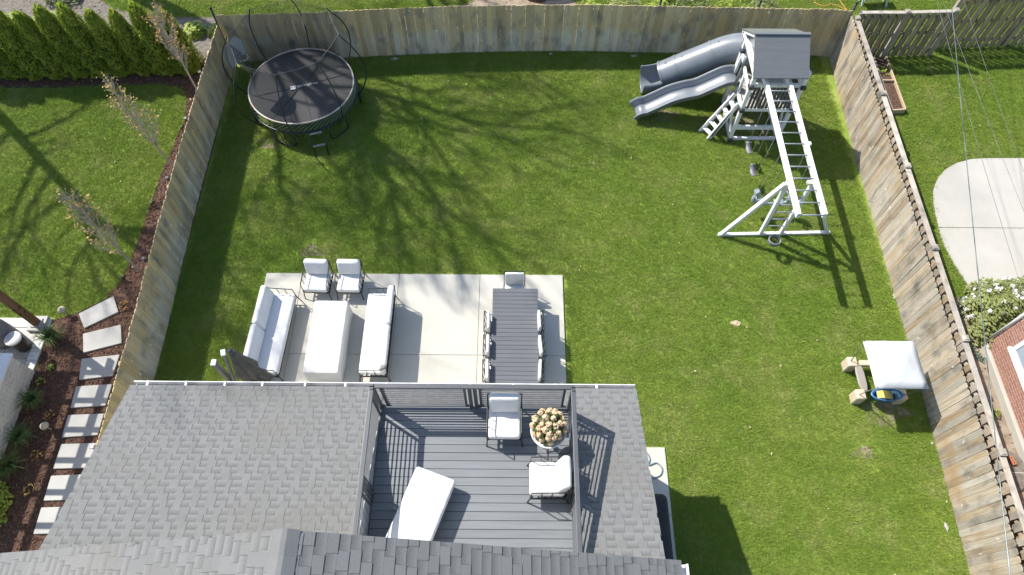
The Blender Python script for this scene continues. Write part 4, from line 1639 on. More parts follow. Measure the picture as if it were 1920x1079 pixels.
def sweep(path, prof, closed=False):
    """cross-section (side, up) swept along a path lying over the x axis direction"""
    mb = MB()
    vs, fs = [], []
    path = [Vector(p) for p in path]
    n = len(prof)
    for i, p in enumerate(path):
        tng = (path[min(i + 1, len(path) - 1)] - path[max(i - 1, 0)]).normalized()
        s = tng.cross(Vector((0, 0, 1))).normalized()
        u = s.cross(tng).normalized()
        for a, b in prof:
            vs.append(p + s * a + u * b)
    for i in range(len(path) - 1):
        for k in range(n if closed else n - 1):
            l = (k + 1) % n
            fs.append((i * n + k, i * n + l, (i + 1) * n + l, (i + 1) * n + k))
    fs.append(tuple(range(n - 1, -1, -1)))
    fs.append(tuple((len(path) - 1) * n + k for k in range(n)))
    return mb.add(vs, fs)


def smooth_path(pts, n):
    P_ = [Vector(p) for p in pts]
    P_ = [P_[0] * 2 - P_[1]] + P_ + [P_[-1] * 2 - P_[-2]]
    out = []
    segs = len(P_) - 3
    for i in range(segs):
        for k in range(n):
            u = k / n
            a, b, c, d_ = P_[i:i + 4]
            out.append(.5 * ((2 * b) + (c - a) * u + (2 * a - 5 * b + 4 * c - d_) * u * u + (3 * b - a - 3 * c + d_) * u ** 3))
    out.append(P_[-2])
    return out


uprof = [(-.30, .20), (-.27, .205), (-.245, .17), (-.22, .05), (-.15, .0), (0, -.01), (.15, 0), (.22, .05), (.245, .17), (.27, .205), (.30, .20),
         (.27, .16), (.245, .03), (.16, -.035), (0, -.04), (-.16, -.035), (-.245, .03), (-.27, .16)]
uprof = [(a * 1.14, b * 1.1) for a, b in uprof]
path = smooth_path([(6.24, 14.46, 1.31), (5.95, 14.46, 1.30), (5.62, 14.45, 1.10), (5.25, 14.44, .86), (4.9, 14.43, .76), (4.55, 14.42, .62),
                    (4.2, 14.40, .40), (3.9, 14.38, .22), (3.72, 14.37, .17), (3.60, 14.36, .05)], 6)
obj('wave_slide', sweep(path, uprof, True), 'slide', t, True)
path = smooth_path([(6.85, 14.82, 1.74), (6.70, 15.08, 1.75), (6.42, 15.28, 1.70), (6.0, 15.36, 1.54), (5.5, 15.37, 1.25), (5.0, 15.37, .96),
                    (4.55, 15.37, .69), (4.35, 15.37, .58)], 5)
q = MB()
q.tube(path, .405, 24, caps=False)
q.tube(path[::-1], .385, 24, caps=False)
tb = obj('tube_slide', q, 'slide', t, True)
for i in (10, 18, 27, 34):
    a, b = path[i], path[min(i + 1, len(path) - 1)]
    d_ = (b - a).normalized() * .02
    q = MB()
    q.tube([a - d_, a + d_], .425, 24, caps=False)
    q.bar(a + Vector((0, 0, .41)), a + Vector((0, 0, .48)), .05, .05)
    obj('tube_joint', q, 'slide', tb, True)
half = []
for k in range(13):
    a = math.pi - .35 + (math.pi + .7) * k / 12
    half.append((.43 * math.cos(a), .43 * math.sin(a)))
for k in range(12, -1, -1):
    a = math.pi - .35 + (math.pi + .7) * k / 12
    half.append((.40 * math.cos(a), .40 * math.sin(a)))
pth2 = smooth_path([(4.37, 15.37, .58), (4.15, 15.37, .50), (3.95, 15.37, .46), (3.80, 15.37, .45)], 5)
sc = sweep(pth2, half, True)
obj('slide_exit', sc, 'slide', tb, True)
q = MB()
q.box((4.9, 15.34, .26), (.08, .08, .54))
q.box((5.9, 15.34, .55), (.08, .08, 1.1))
obj('slide_support', q, 'vinyl', t)
# stairs
sa = [(5.42, 13.72, .04), (6.13, 13.98, DZ)]
sbp = [(5.62, 13.43, .04), (6.17, 13.62, DZ)]
for a, b in (sa, sbp):
    q = MB()
    q.bar(a, b, .045, .15)
    st_ = obj('stringer', q, 'vinyl', t, bev=.008)
q = MB()
q.bar(Vector(sbp[0]) + Vector((.05, -.035, .12)), Vector(sbp[1]) + Vector((-.08, -.035, -.06)), .012, .05)
obj('stringer_inset', q, 'cap_dark', t)
for k in range(5):
    f = (k + .6) / 5.4
    a = Vector(sa[0]).lerp(Vector(sa[1]), f)
    b = Vector(sbp[0]).lerp(Vector(sbp[1]), f)
    q = MB()
    q.bar(a, b, .12, .03)
    obj('step', q, 'vinyl', t)
q = MB()
q.tube(smooth_path([(5.62, 13.60, .55), (5.85, 13.72, 1.0), (6.05, 13.80, 1.45), (6.18, 13.84, 1.7)], 4), .014, 6)
obj('handrail', q, 'cap_dark', t, True)
# picnic bench board / gussets
for a, b in (((X0, Y0 + .06, .1), (X0 - .12, Y0 + .62, DZ - .05)), ((X0, Y1, .1), (X0, Y1 - .6, DZ - .05)), ((X1 - .05, Y0, .6), (X1 - .6, Y0, DZ - .05)),
             ((X1, Y0 + .06, .1), (X1 + .02, Y0 + .6, DZ - .05))):
    q = MB()
    q.bar(a, b, .05, .08)
    obj('brace', q, 'vinyl', t, bev=.006)
# monkey-bar beams
for x_ in (6.50, 7.10):
    q = MB()
    q.bar((x_, Y0 + .1, 2.32), (x_, 9.10, 2.32), .085, .16)
    obj('monkey_beam', q, 'vinyl', t, bev=.008)
for k in range(12):
    q = MB()
    yy = 12.98 - k * .352
    q.tube([(6.50, yy, 2.34), (7.10, yy, 2.34)], .017, 8)
    obj('monkey_rung', q, 'rung', t, True)
q = MB()
q.box((7.17, 11.2, 2.36), (.06, .09, .08))
q.box((7.0, 10.13, 2.22), (.10, .10, .08))
obj('bracket', q, 'vinyl', t)
YF = 10.14
q = MB()
q.bar((5.42, 10.10, .05), (8.38, 10.20, .05), .085, .09)
obj('ground_beam', q, 'vinyl', t, bev=.01)
for a, b in (((5.50, 10.10, .08), (6.46, YF, 2.16)), ((8.30, 10.20, .08), (7.15, YF, 2.24)), ((6.53, YF, .08), (6.50, YF, 2.24)), ((7.06, YF + .01, .08), (7.10, YF, 2.24))):
    q = MB()
    q.bar(a, b, .085, .10, (0, 1, 0))
    obj('end_leg', q, 'vinyl', t, bev=.008)
for k in range(6):
    q = MB()
    z = .42 + k * .30
    q.tube([(6.52, YF, z), (7.08, YF, z)], .016, 8)
    obj('end_rung', q, 'rung', t, True)


def chain(mb, a, b, r=.011):
    a, b = Vector(a), Vector(b)
    n = max(2, int((b - a).length / .05))
    for i in range(n):
        p, q_ = a.lerp(b, i / n), a.lerp(b, (i + .92) / n)
        mb.bar(p, q_, r * (1.6 if i % 2 else .7), r * (.7 if i % 2 else 1.6))


def belt(y, x, label):
    s = thing('belt_swing', label, 'swing', (x, y, .5), 0, 'belt swings on the monkey bar beam')
    pts, n = [], 12
    vs, fs = [], []
    for i in range(n + 1):
        f = i / n * 2 - 1
        for dx in (-.075, .075):
            for th in (0, -.012):
                vs.append((x + dx, y + .20 * math.sin(f * 1.25) / math.sin(1.25), .48 + .12 * f * f + th))
    for i in range(n):
        a, b = i * 4, (i + 1) * 4
        fs += [(a, a + 2, b + 2, b), (a + 1, b + 1, b + 3, a + 3), (a, b, b + 1, a + 1), (a + 2, a + 3, b + 3, b + 2)]
    fs += [(0, 1, 3, 2), (n * 4, n * 4 + 2, n * 4 + 3, n * 4 + 1)]
    obj('seat', MB().add(vs, fs), 'seat_grey', s, True)
    for sg in (-1, 1):
        q = MB()
        chain(q, (x, y + sg * .205, .60), (x, y + sg * .23, 1.55), .008)
        chain(q, (x, y + sg * .23, 1.55), (x, y + sg * .24, 2.24))
        obj('chain', q, 'chain', s)


belt(12.63, 6.52, 'grey belt swing hanging between the tower and the other belt swing')
belt(11.85, 6.50, 'grey belt swing hanging between the other belt swing and the glider')
# glider
s = thing('glider_swing', 'blue grey two seat horse glider hanging under the monkey bars', 'swing', (6.75, 10.85, .4))
for sg in (-1, 1):
    xx = 6.78 + sg * .42
    prof_ = [(-.02, .10), (.16, .14), (.20, .28), (.14, .36), (.16, .52), (.06, .60), (-.04, .50), (-.06, .30)]
    q = MB()
    n = len(prof_)
    vs = [(xx + sg * a * .55, 10.85 - .035 - .02, .38 + b) for a, b in prof_] + [(xx + sg * a * .55, 10.85 + .035 + .02, .38 + b) for a, b in prof_]
    q.add(vs, [tuple(range(n)), tuple(range(2 * n - 1, n - 1, -1))] + [((i + 1) % n, i, n + i, n + (i + 1) % n) for i in range(n)])
    obj('horse_head', q, 'horse', s, True, bev=.015)
    for dy in (-.10, .10):
        q = MB()
        q.tube([(xx + .065 * math.cos(k * .5236), 10.85 + dy + .06 * math.sin(k * .5236), .80 + .02 * math.sin(k * .5236)) for k in range(12)], .02, 6, True)
        obj('handle', q, 'horse', s, True)
    q = MB()
    q.pillow((xx - sg * .20, 10.85, .50), (.26, .17, .06), .028, .2)
    obj('seat', q, 'horse', s, True)
q = MB()
q.tube(smooth_path([(6.30, 10.85, .52), (6.5, 10.85, .44), (6.78, 10.85, .42), (7.06, 10.85, .44), (7.26, 10.85, .52)], 4), .045, 8)
obj('spine', q, 'horse', s, True)
for x_ in (6.52, 7.08):
    for dy in (-.14, .14):
        q = MB()
        chain(q, (x_ + (-.12 if x_ < 6.8 else .12), 10.85 + dy, .62), (x_, 10.85 + dy * 1.4, 2.24))
        obj('chain', q, 'chain', s)
# ring seat at the beam end
s = thing('ring_swing', 'dark grey round bucket ring hanging from the monkey bar end', 'swing', (6.66, 9.6, .5))
q = MB()
q.lathe([(.15, -.09), (.165, .03), (.16, .05), (.135, .05), (.125, -.08), (.15, -.09)], 24, (6.66, 9.62, .52), 1.0, .95)
q.f = [f for f in q.f if len(f) == 4]
obj('ring', q, 'seat_grey', s, True)
for dy in (-.15, .15):
    q = MB()
    chain(q, (6.66, 9.62 + dy, .55), (6.62, 9.62 + dy * .6, 1.4), .007)
    chain(q, (6.62, 9.62 + dy * .6, 1.4), (6.52, 9.62 + dy * .5, 2.24), .010)
    obj('chain', q, 'chain', s)


# ================================================================== TODDLER TABLE WITH CANOPY
t = thing('play_table', 'beige toddler sand and water table under a white canopy', 'play table', (8.35, 5.95, 0))
vs, fs, nn = [], [], 9
for i in range(nn):
    for j in range(nn):
        a, b = i / 8 * 2 - 1, j / 8 * 2 - 1
        h = 1 - max(abs(a), abs(b))
        sag = -.02 * (1 - a * a) * (1 - b * b) + .008 * math.sin(5 * a + 3 * b)
        vs.append((8.38 + .555 * a, 5.93 + .555 * b, 1.25 + .24 * h + sag))
for i in range(nn - 1):
    for j in range(nn - 1):
        fs.append((i * nn + j, (i + 1) * nn + j, (i + 1) * nn + j + 1, i * nn + j + 1))
bnd = [i * nn for i in range(nn)] + [(nn - 1) * nn + j for j in range(1, nn)] + [i * nn + nn - 1 for i in range(nn - 2, -1, -1)] + [j for j in range(nn - 2, 0, -1)]
b0 = len(vs)
for k in bnd:
    x_, y_, z_ = vs[k]
    vs.append((x_ * 1.0, y_, z_ - .045))
for i in range(len(bnd)):
    j = (i + 1) % len(bnd)
    fs.append((bnd[j], bnd[i], b0 + i, b0 + j))
obj('canopy', MB().add(vs, fs), 'tarp_white', t, True)
for sx in (-1, 1):
    for sy in (-1, 1):
        q = MB()
        q.tube([(8.40 + sx * .50, 5.97 + sy * .40, .3), (8.38 + sx * .545, 5.93 + sy * .545, 1.27)], .011, 6)
        obj('canopy_pole', q, 'taupe_metal', t, True)
        q = MB()
        q.pillow((8.40 + sx * .47, 5.97 + sy * .40, .19), (.22, .24, .38), .03, 0)
        obj('corner_block', q, 'beige_plastic', t, True)
q = MB()
q.pillow((8.05, 5.98, .33), (.20, .66, .05), .024, 0)
for v in range(len(q.v)):
    x_, y_, z_ = q.v[v]
    k = math.sqrt(max(0, 1 - ((y_ - 5.98) / .345) ** 4))
    q.v[v] = (8.05 + (x_ - 8.05) * (.25 + .75 * k), y_, z_)
obj('bench_seat', q, 'taupe_plastic', t, True)
q = MB()
q.box2((8.10, 6.28, .22), (8.75, 6.42, .36))
q.box2((8.55, 5.6, .24), (8.85, 6.3, .34))
obj('table_frame', q, 'beige_plastic', t, bev=.03)
q = MB()
q.lathe([(.30, -.12), (.34, .06), (.37, .07), (.37, .09), (.33, .09), (.29, -.08), (0, -.09)], 28, (8.50, 5.55, .33), 1.0, .42)
obj('water_basin', q, 'blue_plastic', t, True)
q = MB()
for xx, tilt in ((8.36, .10), (8.54, -.16)):
    q.add([(xx - .10, 5.45, .40), (xx + .10, 5.45, .40 + tilt * .5), (xx + .10, 5.62, .42 + tilt * .5), (xx - .10, 5.62, .42),
           (xx - .10, 5.45, .43), (xx + .10, 5.45, .43 + tilt * .5), (xx + .10, 5.62, .45 + tilt * .5), (xx - .10, 5.62, .45)], MB.BF)
obj('toy_roof', q, 'yellow_plastic', t, bev=.008)
q = MB()
q.tube(smooth_path([(8.60, 5.60, .40), (8.68, 5.60, .42), (8.74, 5.55, .42), (8.76, 5.48, .40)], 4), .035, 8)
obj('toy_chute', q, 'aqua_plastic', t, True)


# ================================================================== VEGETATION
ORD = ['first', 'second', 'third', 'fourth', 'fifth', 'sixth', 'seventh', 'eighth', 'ninth', 'tenth', 'eleventh']


def grow(mb, p, d, r, L, depth, rnd, spread, up, tips, shrink=.72, n=6, kids=(2, 3), taper=.38, thin=.62):
    p, d = Vector(p), Vector(d).normalized()
    pts, rr_ = [p.copy()], [r]
    seg = 4
    for i in range(seg):
        d = (d + Vector((rnd.gauss(0, .09), rnd.gauss(0, .09), rnd.gauss(0, .05) + up))).normalized()
        p = p + d * (L / seg)
        pts.append(p.copy())
        rr_.append(r * (1 - taper * (i + 1) / seg))
    mb.tube(pts, rr_, n if depth > 1 else 4, caps=False)
    if depth == 0:
        tips.append((p.copy(), d.copy()))
        return
    for k in range(rnd.randint(*kids)):
        e = Vector((rnd.gauss(0, 1), rnd.gauss(0, 1), rnd.gauss(0, .6))).normalized()
        q = pts[-1] if k == 0 else pts[rnd.randint(2, seg)]
        grow(mb, q, d + e * spread * (0.5 if k == 0 else 1), rr_[-1] * (.9 if k == 0 else thin), L * shrink * rnd.uniform(.8, 1.15), depth - 1, rnd, spread,
             up, tips, shrink, n, kids, taper, thin)


def big_tree(label, x, y, trunk_h, r, lean, seed, L, depth=6, spread=.75, nlimb=5, limbs=(), side=()):
    t = thing('bare_tree', label, 'tree', (x, y, 0))
    rnd = random.Random(seed)
    q = MB()
    top = Vector((x + lean[0], y + lean[1], trunk_h))
    pts = [Vector((x, y, -.1)), Vector((x, y, .25)), Vector((x, y, 1.0)) + Vector((lean[0], lean[1], 0)) * .06,
           Vector((x, y, 0)).lerp(top, .5), top]
    q.tube(pts, [r * 1.5, r * 1.15, r, r * .9, r * .75], 12)
    obj('trunk', q, 'bark', t, True)
    q = MB()
    tips = []
    for k in range(nlimb):
        a = 6.283 * k / nlimb + rnd.uniform(-.4, .4)
        tilt = rnd.uniform(.35, .95) if k else .1
        d = Vector((math.cos(a) * tilt, math.sin(a) * tilt, 1))
        start = top - Vector((0, 0, rnd.uniform(0, trunk_h * .18)))
        grow(q, start, d, r * rnd.uniform(.32, .55), L * rnd.uniform(.8, 1.1), depth - 1, rnd, spread, .03, tips, .76)
    for f, v in side:
        v = Vector(v)
        grow(q, Vector((x, y, 0)).lerp(top, f), v, r * .5, v.length * .5, 3, rnd, spread * .8, .0, tips, .74, 6, (2, 3), .3, .7)
    for v in limbs:
        v = Vector(v)
        grow(q, top, v, r * .44, v.length * .40, depth - 1, rnd, spread * .9, .0, tips, .72, 6, (2, 4), .26, .70)
    obj('crown', q, 'bark', t, True)
    return t


big_tree('bare spreading tree rising behind the evergreen hedge', -15.2, 21.2, 10.5, .34, (0.3, 0.0), 4, 2.6, 6, .8, 3,
         [(3.2, -.8, 7), (1.2, -3, 6), (.15, -4.2, 5), (-2.6, -4.6, 4.2), (1.2, 1.8, 8.5), (3.2, -2.2, 7)])
big_tree('bare tree rising beyond the far corner of the left lawn', -20.2, 18.9, 11.8, .17, (.2, -2.8), 9, 1.8, 6, .8, 2,
         [(-1.5, -3.5, 1.5), (2, 0, 9), (0, -.6, 9), (1, 2, 10), (3, 1, 8), (-1, 1.5, 8), (2.2, 2.4, 11)], [(.62, (-1.6, -2.2, .8)), (.70, (-1.8, 1.0, 1.8)), (.8, (-1.5, -2.6, 1.2)), (.52, (-2.6, -1.2, .6)), (.74, (-.6, -3.0, .4)), (.88, (-2.2, -2.0, .8)), (.92, (.6, -2.4, 1.0)), (.66, (1.2, 2.0, 1.4))])
big_tree('thick brown tree trunk standing just behind the back fence', 0.75, 19.75, 9.0, .33, (-3.2, 4.6), 14, 2.2, 5, .7, 4)
big_tree('bare tree rising behind the trampoline beyond the back fence', -9.0, 24.5, 10.0, .26, (-.8, .4), 23, 3.2, 6, .8, 5)


def young_tree(label, x, y, h, lean, seed, leafm):
    t = thing('young_tree', label, 'tree', (x, y, 0), 0, 'young upright trees along the mulch bed')
    rnd = random.Random(seed)
    q = MB()
    base, top = Vector((x, y, 0)), Vector((x + lean[0], y + lean[1], h))
    mid = [base.lerp(top, f) + Vector((rnd.gauss(0, .012), rnd.gauss(0, .012), 0)) for f in (0, .15, .3, .5, .7, .88, 1)]
    q.tube(mid, [.034, .028, .025, .019, .013, .008, .003], 7)
    obj('trunk', q, 'bark_pale', t, True)
    q = MB()
    pts, dirs = [], []
    for k in range(38):
        f = rnd.uniform(.28, .95)
        a = rnd.uniform(0, 6.28)
        d = Vector((math.cos(a) * .58, math.sin(a) * .58, 1)).normalized()
        L = (1.12 - f) * rnd.uniform(.75, 1.25)
        p = base.lerp(top, f)
        ps = [p]
        for s_ in range(5):
            d = (d + Vector((rnd.gauss(0, .07), rnd.gauss(0, .07), .09))).normalized()
            p = p + d * L / 5
            ps.append(p)
            if s_ > 0:
                for _ in range(2):
                    e = (d + Vector((rnd.gauss(0, .5), rnd.gauss(0, .5), .2))).normalized()
                    q.tube([p, p + e * .13, p + e * .22 + Vector((0, 0, .03))], [.005, .003, .002], 3, caps=False)
                    if s_ > 1:
                        for _ in range(rnd.choice((0, 1, 2, 3))):
                            tip = p + e * rnd.uniform(.12, .25)
                            pts.append(tip + Vector((rnd.gauss(0, .02), rnd.gauss(0, .02), 0)))
                            dirs.append((rnd.gauss(0, .5), rnd.gauss(0, .5), .8))
        q.tube(ps, [.012, .011, .009, .007, .005, .003], 4, caps=False)
    cr = obj('crown', q, 'bark_pale', t)
    obj('leaves', MB().leaves(pts, dirs, .032, .7, seed), leafm, cr)
    return t


young_tree('slim young tree with few orange leaves in front of the hedge', -9.37, 14.98, 3.15, (-.1, .18), 2, 'leaf_rust')
young_tree('slim young tree with thick yellow orange leaf tips beside the lawn', -9.36, 12.14, 3.1, (-.55, .30), 5, 'leaf_orange')
young_tree('slim young tree with pale yellow buds closest to the stepping stones', -9.35, 8.71, 2.75, (-.62, .55), 8, 'leaf_orange')


def cone_pts(n, h, r0, rnd):
    pts, dirs = [], []
    for _ in range(n):
        f = rnd.random() ** 1.25
        a = rnd.uniform(0, 6.283)
        env = r0 * (1 - f) ** .46 * (.6 + .4 * min(1, f * 7))
        env *= 1 + .13 * math.sin(a * 5 + f * 16) + .09 * math.sin(a * 9 - f * 31)
        rr_ = env * rnd.uniform(.80, 1.06)
        pts.append((rr_ * math.cos(a), rr_ * math.sin(a), f * h + .03))
        dirs.append((math.cos(a), math.sin(a), .25 + rnd.gauss(0, .3)))
    return pts, dirs


arb = []
for k in range(3):
    rnd = random.Random(30 + k)
    p_, d_ = cone_pts(9000, 2.3, .50, rnd)
    mb = MB()
    P_ = np.array(p_)
    D_ = np.array(d_)
    mb.leaves(P_, D_, .028, .55, 40 + k)
    for _ in range(500):
        f = rnd.random() ** 1.2
        a = rnd.uniform(0, 6.28)
        r_ = .46 * (1 - f) ** .46 * (.55 + .45 * min(1, f * 7))
        x_, y_, z_ = r_ * math.cos(a), r_ * math.sin(a), f * 2.3
        w_ = .035
        mb.add([(x_ - w_ * math.sin(a), y_ + w_ * math.cos(a), z_), (x_ + w_ * math.sin(a), y_ - w_ * math.cos(a), z_),
                (x_ * 1.14, y_ * 1.14, z_ + rnd.uniform(.10, .2))], [(0, 1, 2)])
    fol = mesh_of('foliage', mb, 'arbor')
    mb = MB()
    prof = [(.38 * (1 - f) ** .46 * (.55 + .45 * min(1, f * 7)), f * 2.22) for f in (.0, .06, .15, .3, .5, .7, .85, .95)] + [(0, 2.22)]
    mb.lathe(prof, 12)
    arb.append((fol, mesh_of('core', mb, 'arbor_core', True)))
stem = mesh_of('trunk', MB().tube([(0, 0, -.02), (0, 0, 1.2)], [.05, .02], 6), 'bark')
HX = [-9.92, -10.58, -11.26, -11.9, -12.55, -13.2, -13.85, -14.5, -15.15, -15.8, -16.45]
for k, x_ in enumerate(HX):
    y_ = 16.12 - (abs(x_) - 9.9) * .05
    lab = 'dense pointed green arborvitae, %s of the hedge row from the fence corner' % ORD[k]
    t = thing('arborvitae', lab, 'evergreen shrub', (x_, y_, 0), R.uniform(0, 6), 'arborvitae hedge row')
    sc_ = R.uniform(.90, 1.10)
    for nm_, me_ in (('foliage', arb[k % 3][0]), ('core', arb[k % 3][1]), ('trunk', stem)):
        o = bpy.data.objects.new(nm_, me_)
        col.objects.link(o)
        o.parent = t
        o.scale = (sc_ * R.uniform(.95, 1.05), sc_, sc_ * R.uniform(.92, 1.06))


def leafy(label, name, cat, x, y, rx, rz, n, size, m, group=None, seed=1, z0=0.0):
    t = thing(name, label, cat, (x, y, 0), 0, group)
    rn = np.random.RandomState(seed)
    d = rn.normal(size=(n, 3))
    d[:, 2] = np.abs(d[:, 2])
    d /= np.linalg.norm(d, axis=1)[:, None]
    lump = 1 + .16 * np.sin(d[:, 0] * 6 + seed) * np.cos(d[:, 1] * 7 + seed * 2)
    rr_ = rn.uniform(.55, 1.05, n) ** .5 * lump
    p = d * rr_[:, None] * np.array([rx, rx, rz]) + np.array([x, y, z0 + .03])
    obj('foliage', MB().leaves(p, d + np.array([0, 0, .4]), size, .6, seed), m, t)
    q = MB()
    rnd = random.Random(seed)
    for k in range(7):
        a = rnd.uniform(0, 6.28)
        q.tube([(x + .02 * math.cos(a), y + .02 * math.sin(a), 0), (x + rx * .5 * math.cos(a), y + rx * .5 * math.sin(a), rz * .7)], [.012, .006], 5)
    obj('stems', q, 'bark', t)
    return t


leafy('lime leafy perennial clump by the dark corner post of the fence', 'leafy_clump', 'plant', -10.14, 17.75, .36, .30, 260, .07, 'leaf_lime', None, 3)
leafy('bright green leafy clump tucked against the outside of the corner fence', 'leafy_clump', 'plant', -9.42, 17.7, .30, .28, 220, .07, 'leaf_lime', None, 4)
leafy('lime leafy shrub behind the hedge beside the stone paving', 'leafy_shrub', 'shrub', -15.9, 17.9, .46, .42, 380, .07, 'leaf_lime', None, 5)
leafy('rounded lime shrub behind the hedge on the gravel', 'leafy_shrub', 'shrub', -14.75, 17.9, .50, .50, 420, .06, 'leaf_lime', None, 6)
leafy('dark green round shrub past the gravel path', 'leafy_shrub', 'shrub', -14.9, 19.5, .7, .5, 500, .06, 'leaf_green', None, 7)
leafy('lime yellow shrub at the house end of the mulch bed', 'leafy_shrub', 'shrub', -11.15, 2.95, .55, .6, 1500, .04, 'leaf_lime', None, 8)
for k, (x_, y_, r_) in enumerate(((2.4, 18.4, .45), (3.5, 18.5, .6), (4.6, 18.3, .55), (5.7, 18.5, .65), (6.9, 18.4, .6), (8.0, 18.6, .55))):
    leafy('loose light green bush outside the back fence, %s from the thick tree trunk' % ORD[k], 'leafy_bush', 'bush', x_, y_, r_, r_ * 1.5, 700, .05,
          'leaf_shrub' if k % 2 else 'leaf_lime', 'bushes outside the back fence', 20 + k)
for k, (x_, y_) in enumerate(((-10.50, 5.04), (-10.46, 4.13), (-10.37, 3.37), (-9.58, 7.87))):
    leafy('small rusty orange perennial, %s of the row along the mulch from the pavers' % ORD[k] if k < 3 else 'small rusty orange perennial between the top stepping stone and the fence',
          'young_perennial', 'plant', x_, y_, .13, .12, 34, .028, 'leaf_rust', 'rusty perennials in the mulch bed', 40 + k)
for k, (x_, y_) in enumerate(((-10.85, 6.2), (-10.95, 5.85))):
    leafy('tiny green seedling clump in the mulch, %s from the paver corner' % ORD[k], 'young_perennial', 'plant', x_, y_, .10, .12, 26, .035, 'leaf_lime',
          'seedlings in the mulch bed', 50 + k)
for k, (x_, y_, s_) in enumerate(((-11.02, 6.93, 1.0), (-10.88, 5.36, .95), (-10.88, 4.50, .9), (-10.86, 3.85, 1.0))):
    t = thing('ornamental_grass', 'spiky ornamental grass tuft beside the paver corner' if k == 0 else 'spiky ornamental grass tuft along the white brick island, %s from the pavers' % ORD[k - 1],
              'ornamental grass', (x_, y_, 0), 0, 'ornamental grasses in the mulch bed')
    rnd = random.Random(60 + k)
    q = MB()
    for _ in range(240):
        a = rnd.uniform(0, 6.28)
        L = rnd.uniform(.25, .46) * s_
        b = rnd.uniform(.3, 1.1)
        dx, dy = math.cos(a), math.sin(a)
        w_ = .006
        p0 = Vector((x_ + dx * .03, y_ + dy * .03, 0))
        p1 = p0 + Vector((dx * L * .45 * b, dy * L * .45 * b, L * .8))
        p2 = p1 + Vector((dx * L * .6 * b, dy * L * .6 * b, -L * .15 * b))
        s_v = Vector((-dy, dx, 0)) * w_
        q.add([p0 - s_v, p0 + s_v, p1 + s_v, p1 - s_v, p2], [(0, 1, 2, 3), (3, 2, 4)])
    obj('blades', q, 'ornamental', t)

# flowering shrub at the brick corner
t = leafy('large shrub covered in white blossom at the corner of the brick house', 'flowering_shrub', 'shrub', 12.1, 7.55, 1.05, 1.25, 7000, .045, 'leaf_shrub', None, 77)
rn = np.random.RandomState(9)
q = MB()
cnt = 0
while cnt < 95:
    d = rn.normal(size=3)
    d[2] = abs(d[2])
    d /= np.linalg.norm(d)
    if d[0] > .5 and rn.random_sample() < .6:
        continue
    p = d * np.array([1.05, 1.05, 1.27]) + np.array([12.1, 7.55, .03])
    nrm_ = rn.normal(size=(26, 3))
    nrm_ /= np.linalg.norm(nrm_, axis=1)[:, None]
    q.leaves(p + nrm_ * .045, nrm_, .026, .8, cnt)
    cnt += 1
bo = obj('blossoms', q, 'blossom', t)
bo['kind'] = 'stuff'
leafy('small weed at the foot of the brick wall', 'weed', 'plant', 11.05, 5.25, .12, .14, 40, .04, 'leaf_lime', None, 90)
leafy('sparse yellow green plant in the end of the raised bed', 'weed', 'plant', 11.3, 16.1, .22, .22, 70, .05, 'leaf_lime', None, 91)

# ================================================================== LEFT NEIGHBOUR'S THINGS
ST = [[(-10.64, 7.63), (-9.93, 8.13), (-9.68, 7.69), (-10.38, 7.24)], [(-10.36, 7.09), (-9.52, 7.34), (-9.36, 6.85), (-10.2, 6.59)],
      [(-10.19, 6.43), (-9.32, 6.55), (-9.33, 6.01), (-10.08, 5.9)], [(-10.1, 5.74), (-9.28, 5.8), (-9.28, 5.28), (-10.06, 5.22)],
      [(-10.06, 5.05), (-9.25, 5.09), (-9.25, 4.59), (-10.03, 4.53)], [(-9.99, 4.38), (-9.22, 4.41), (-9.22, 3.86), (-9.99, 3.83)],
      [(-9.98, 3.68), (-9.2, 3.72), (-9.2, 3.18), (-9.96, 3.15)], [(-9.96, 3.01), (-9.2, 3.04), (-9.2, 2.50), (-9.94, 2.47)]]
for k, poly in enumerate(ST):
    q = MB()
    q.prism(poly, -.02, .055)
    lab = 'pale square stepping stone, %s of the path from the lawn edge' % ORD[k]
    if k == 0:
        lab = 'pale stepping stone turned askew, first of the path at the lawn edge'
    elif k == 1:
        lab = 'pale stepping stone slightly turned, second of the path from the lawn edge'
    tag(obj('stepping_stone', q, 'stone_pale', None, bev=.012), lab, 'stepping stone', 'stepping stones')
# white brick island
t = thing('brick_island', 'white brick outdoor kitchen island with pale countertop', 'kitchen island', (-11.8, 5.0, 0))
q = MB()
q.box2((-12.6, 3.45, 0), (-11.245, 6.10, .88))
obj('core', q, 'mortar', t)
bl, bh = .205, .067
bm_ = mesh_of('brick', MB().box((0, 0, 0), (.05, bl - .007, bh - .007)), 'white_brick', bev=.004)
bm_h = mesh_of('brick', MB().box((0, 0, 0), (.05, bl / 2 - .007, bh - .007)), 'white_brick', bev=.004)
for r_ in range(13):
    y_ = 6.12
    z_ = .035 + r_ * bh
    half_first = r_ % 2
    while y_ > 3.5:
        L = bl / 2 if half_first else bl
        o = bpy.data.objects.new('brick', bm_h if half_first else bm_)
        half_first = False
        col.objects.link(o)
        o.parent = t
        o.location = ROOTM[t.name] @ Vector((-11.235 + R.uniform(-.003, .003), y_ - L / 2, z_))
        y_ -= L
q = MB()
q.box2((-12.7, 3.4, .881), (-11.17, 6.17, .95))
obj('countertop', q, 'countertop', t, bev=.008)
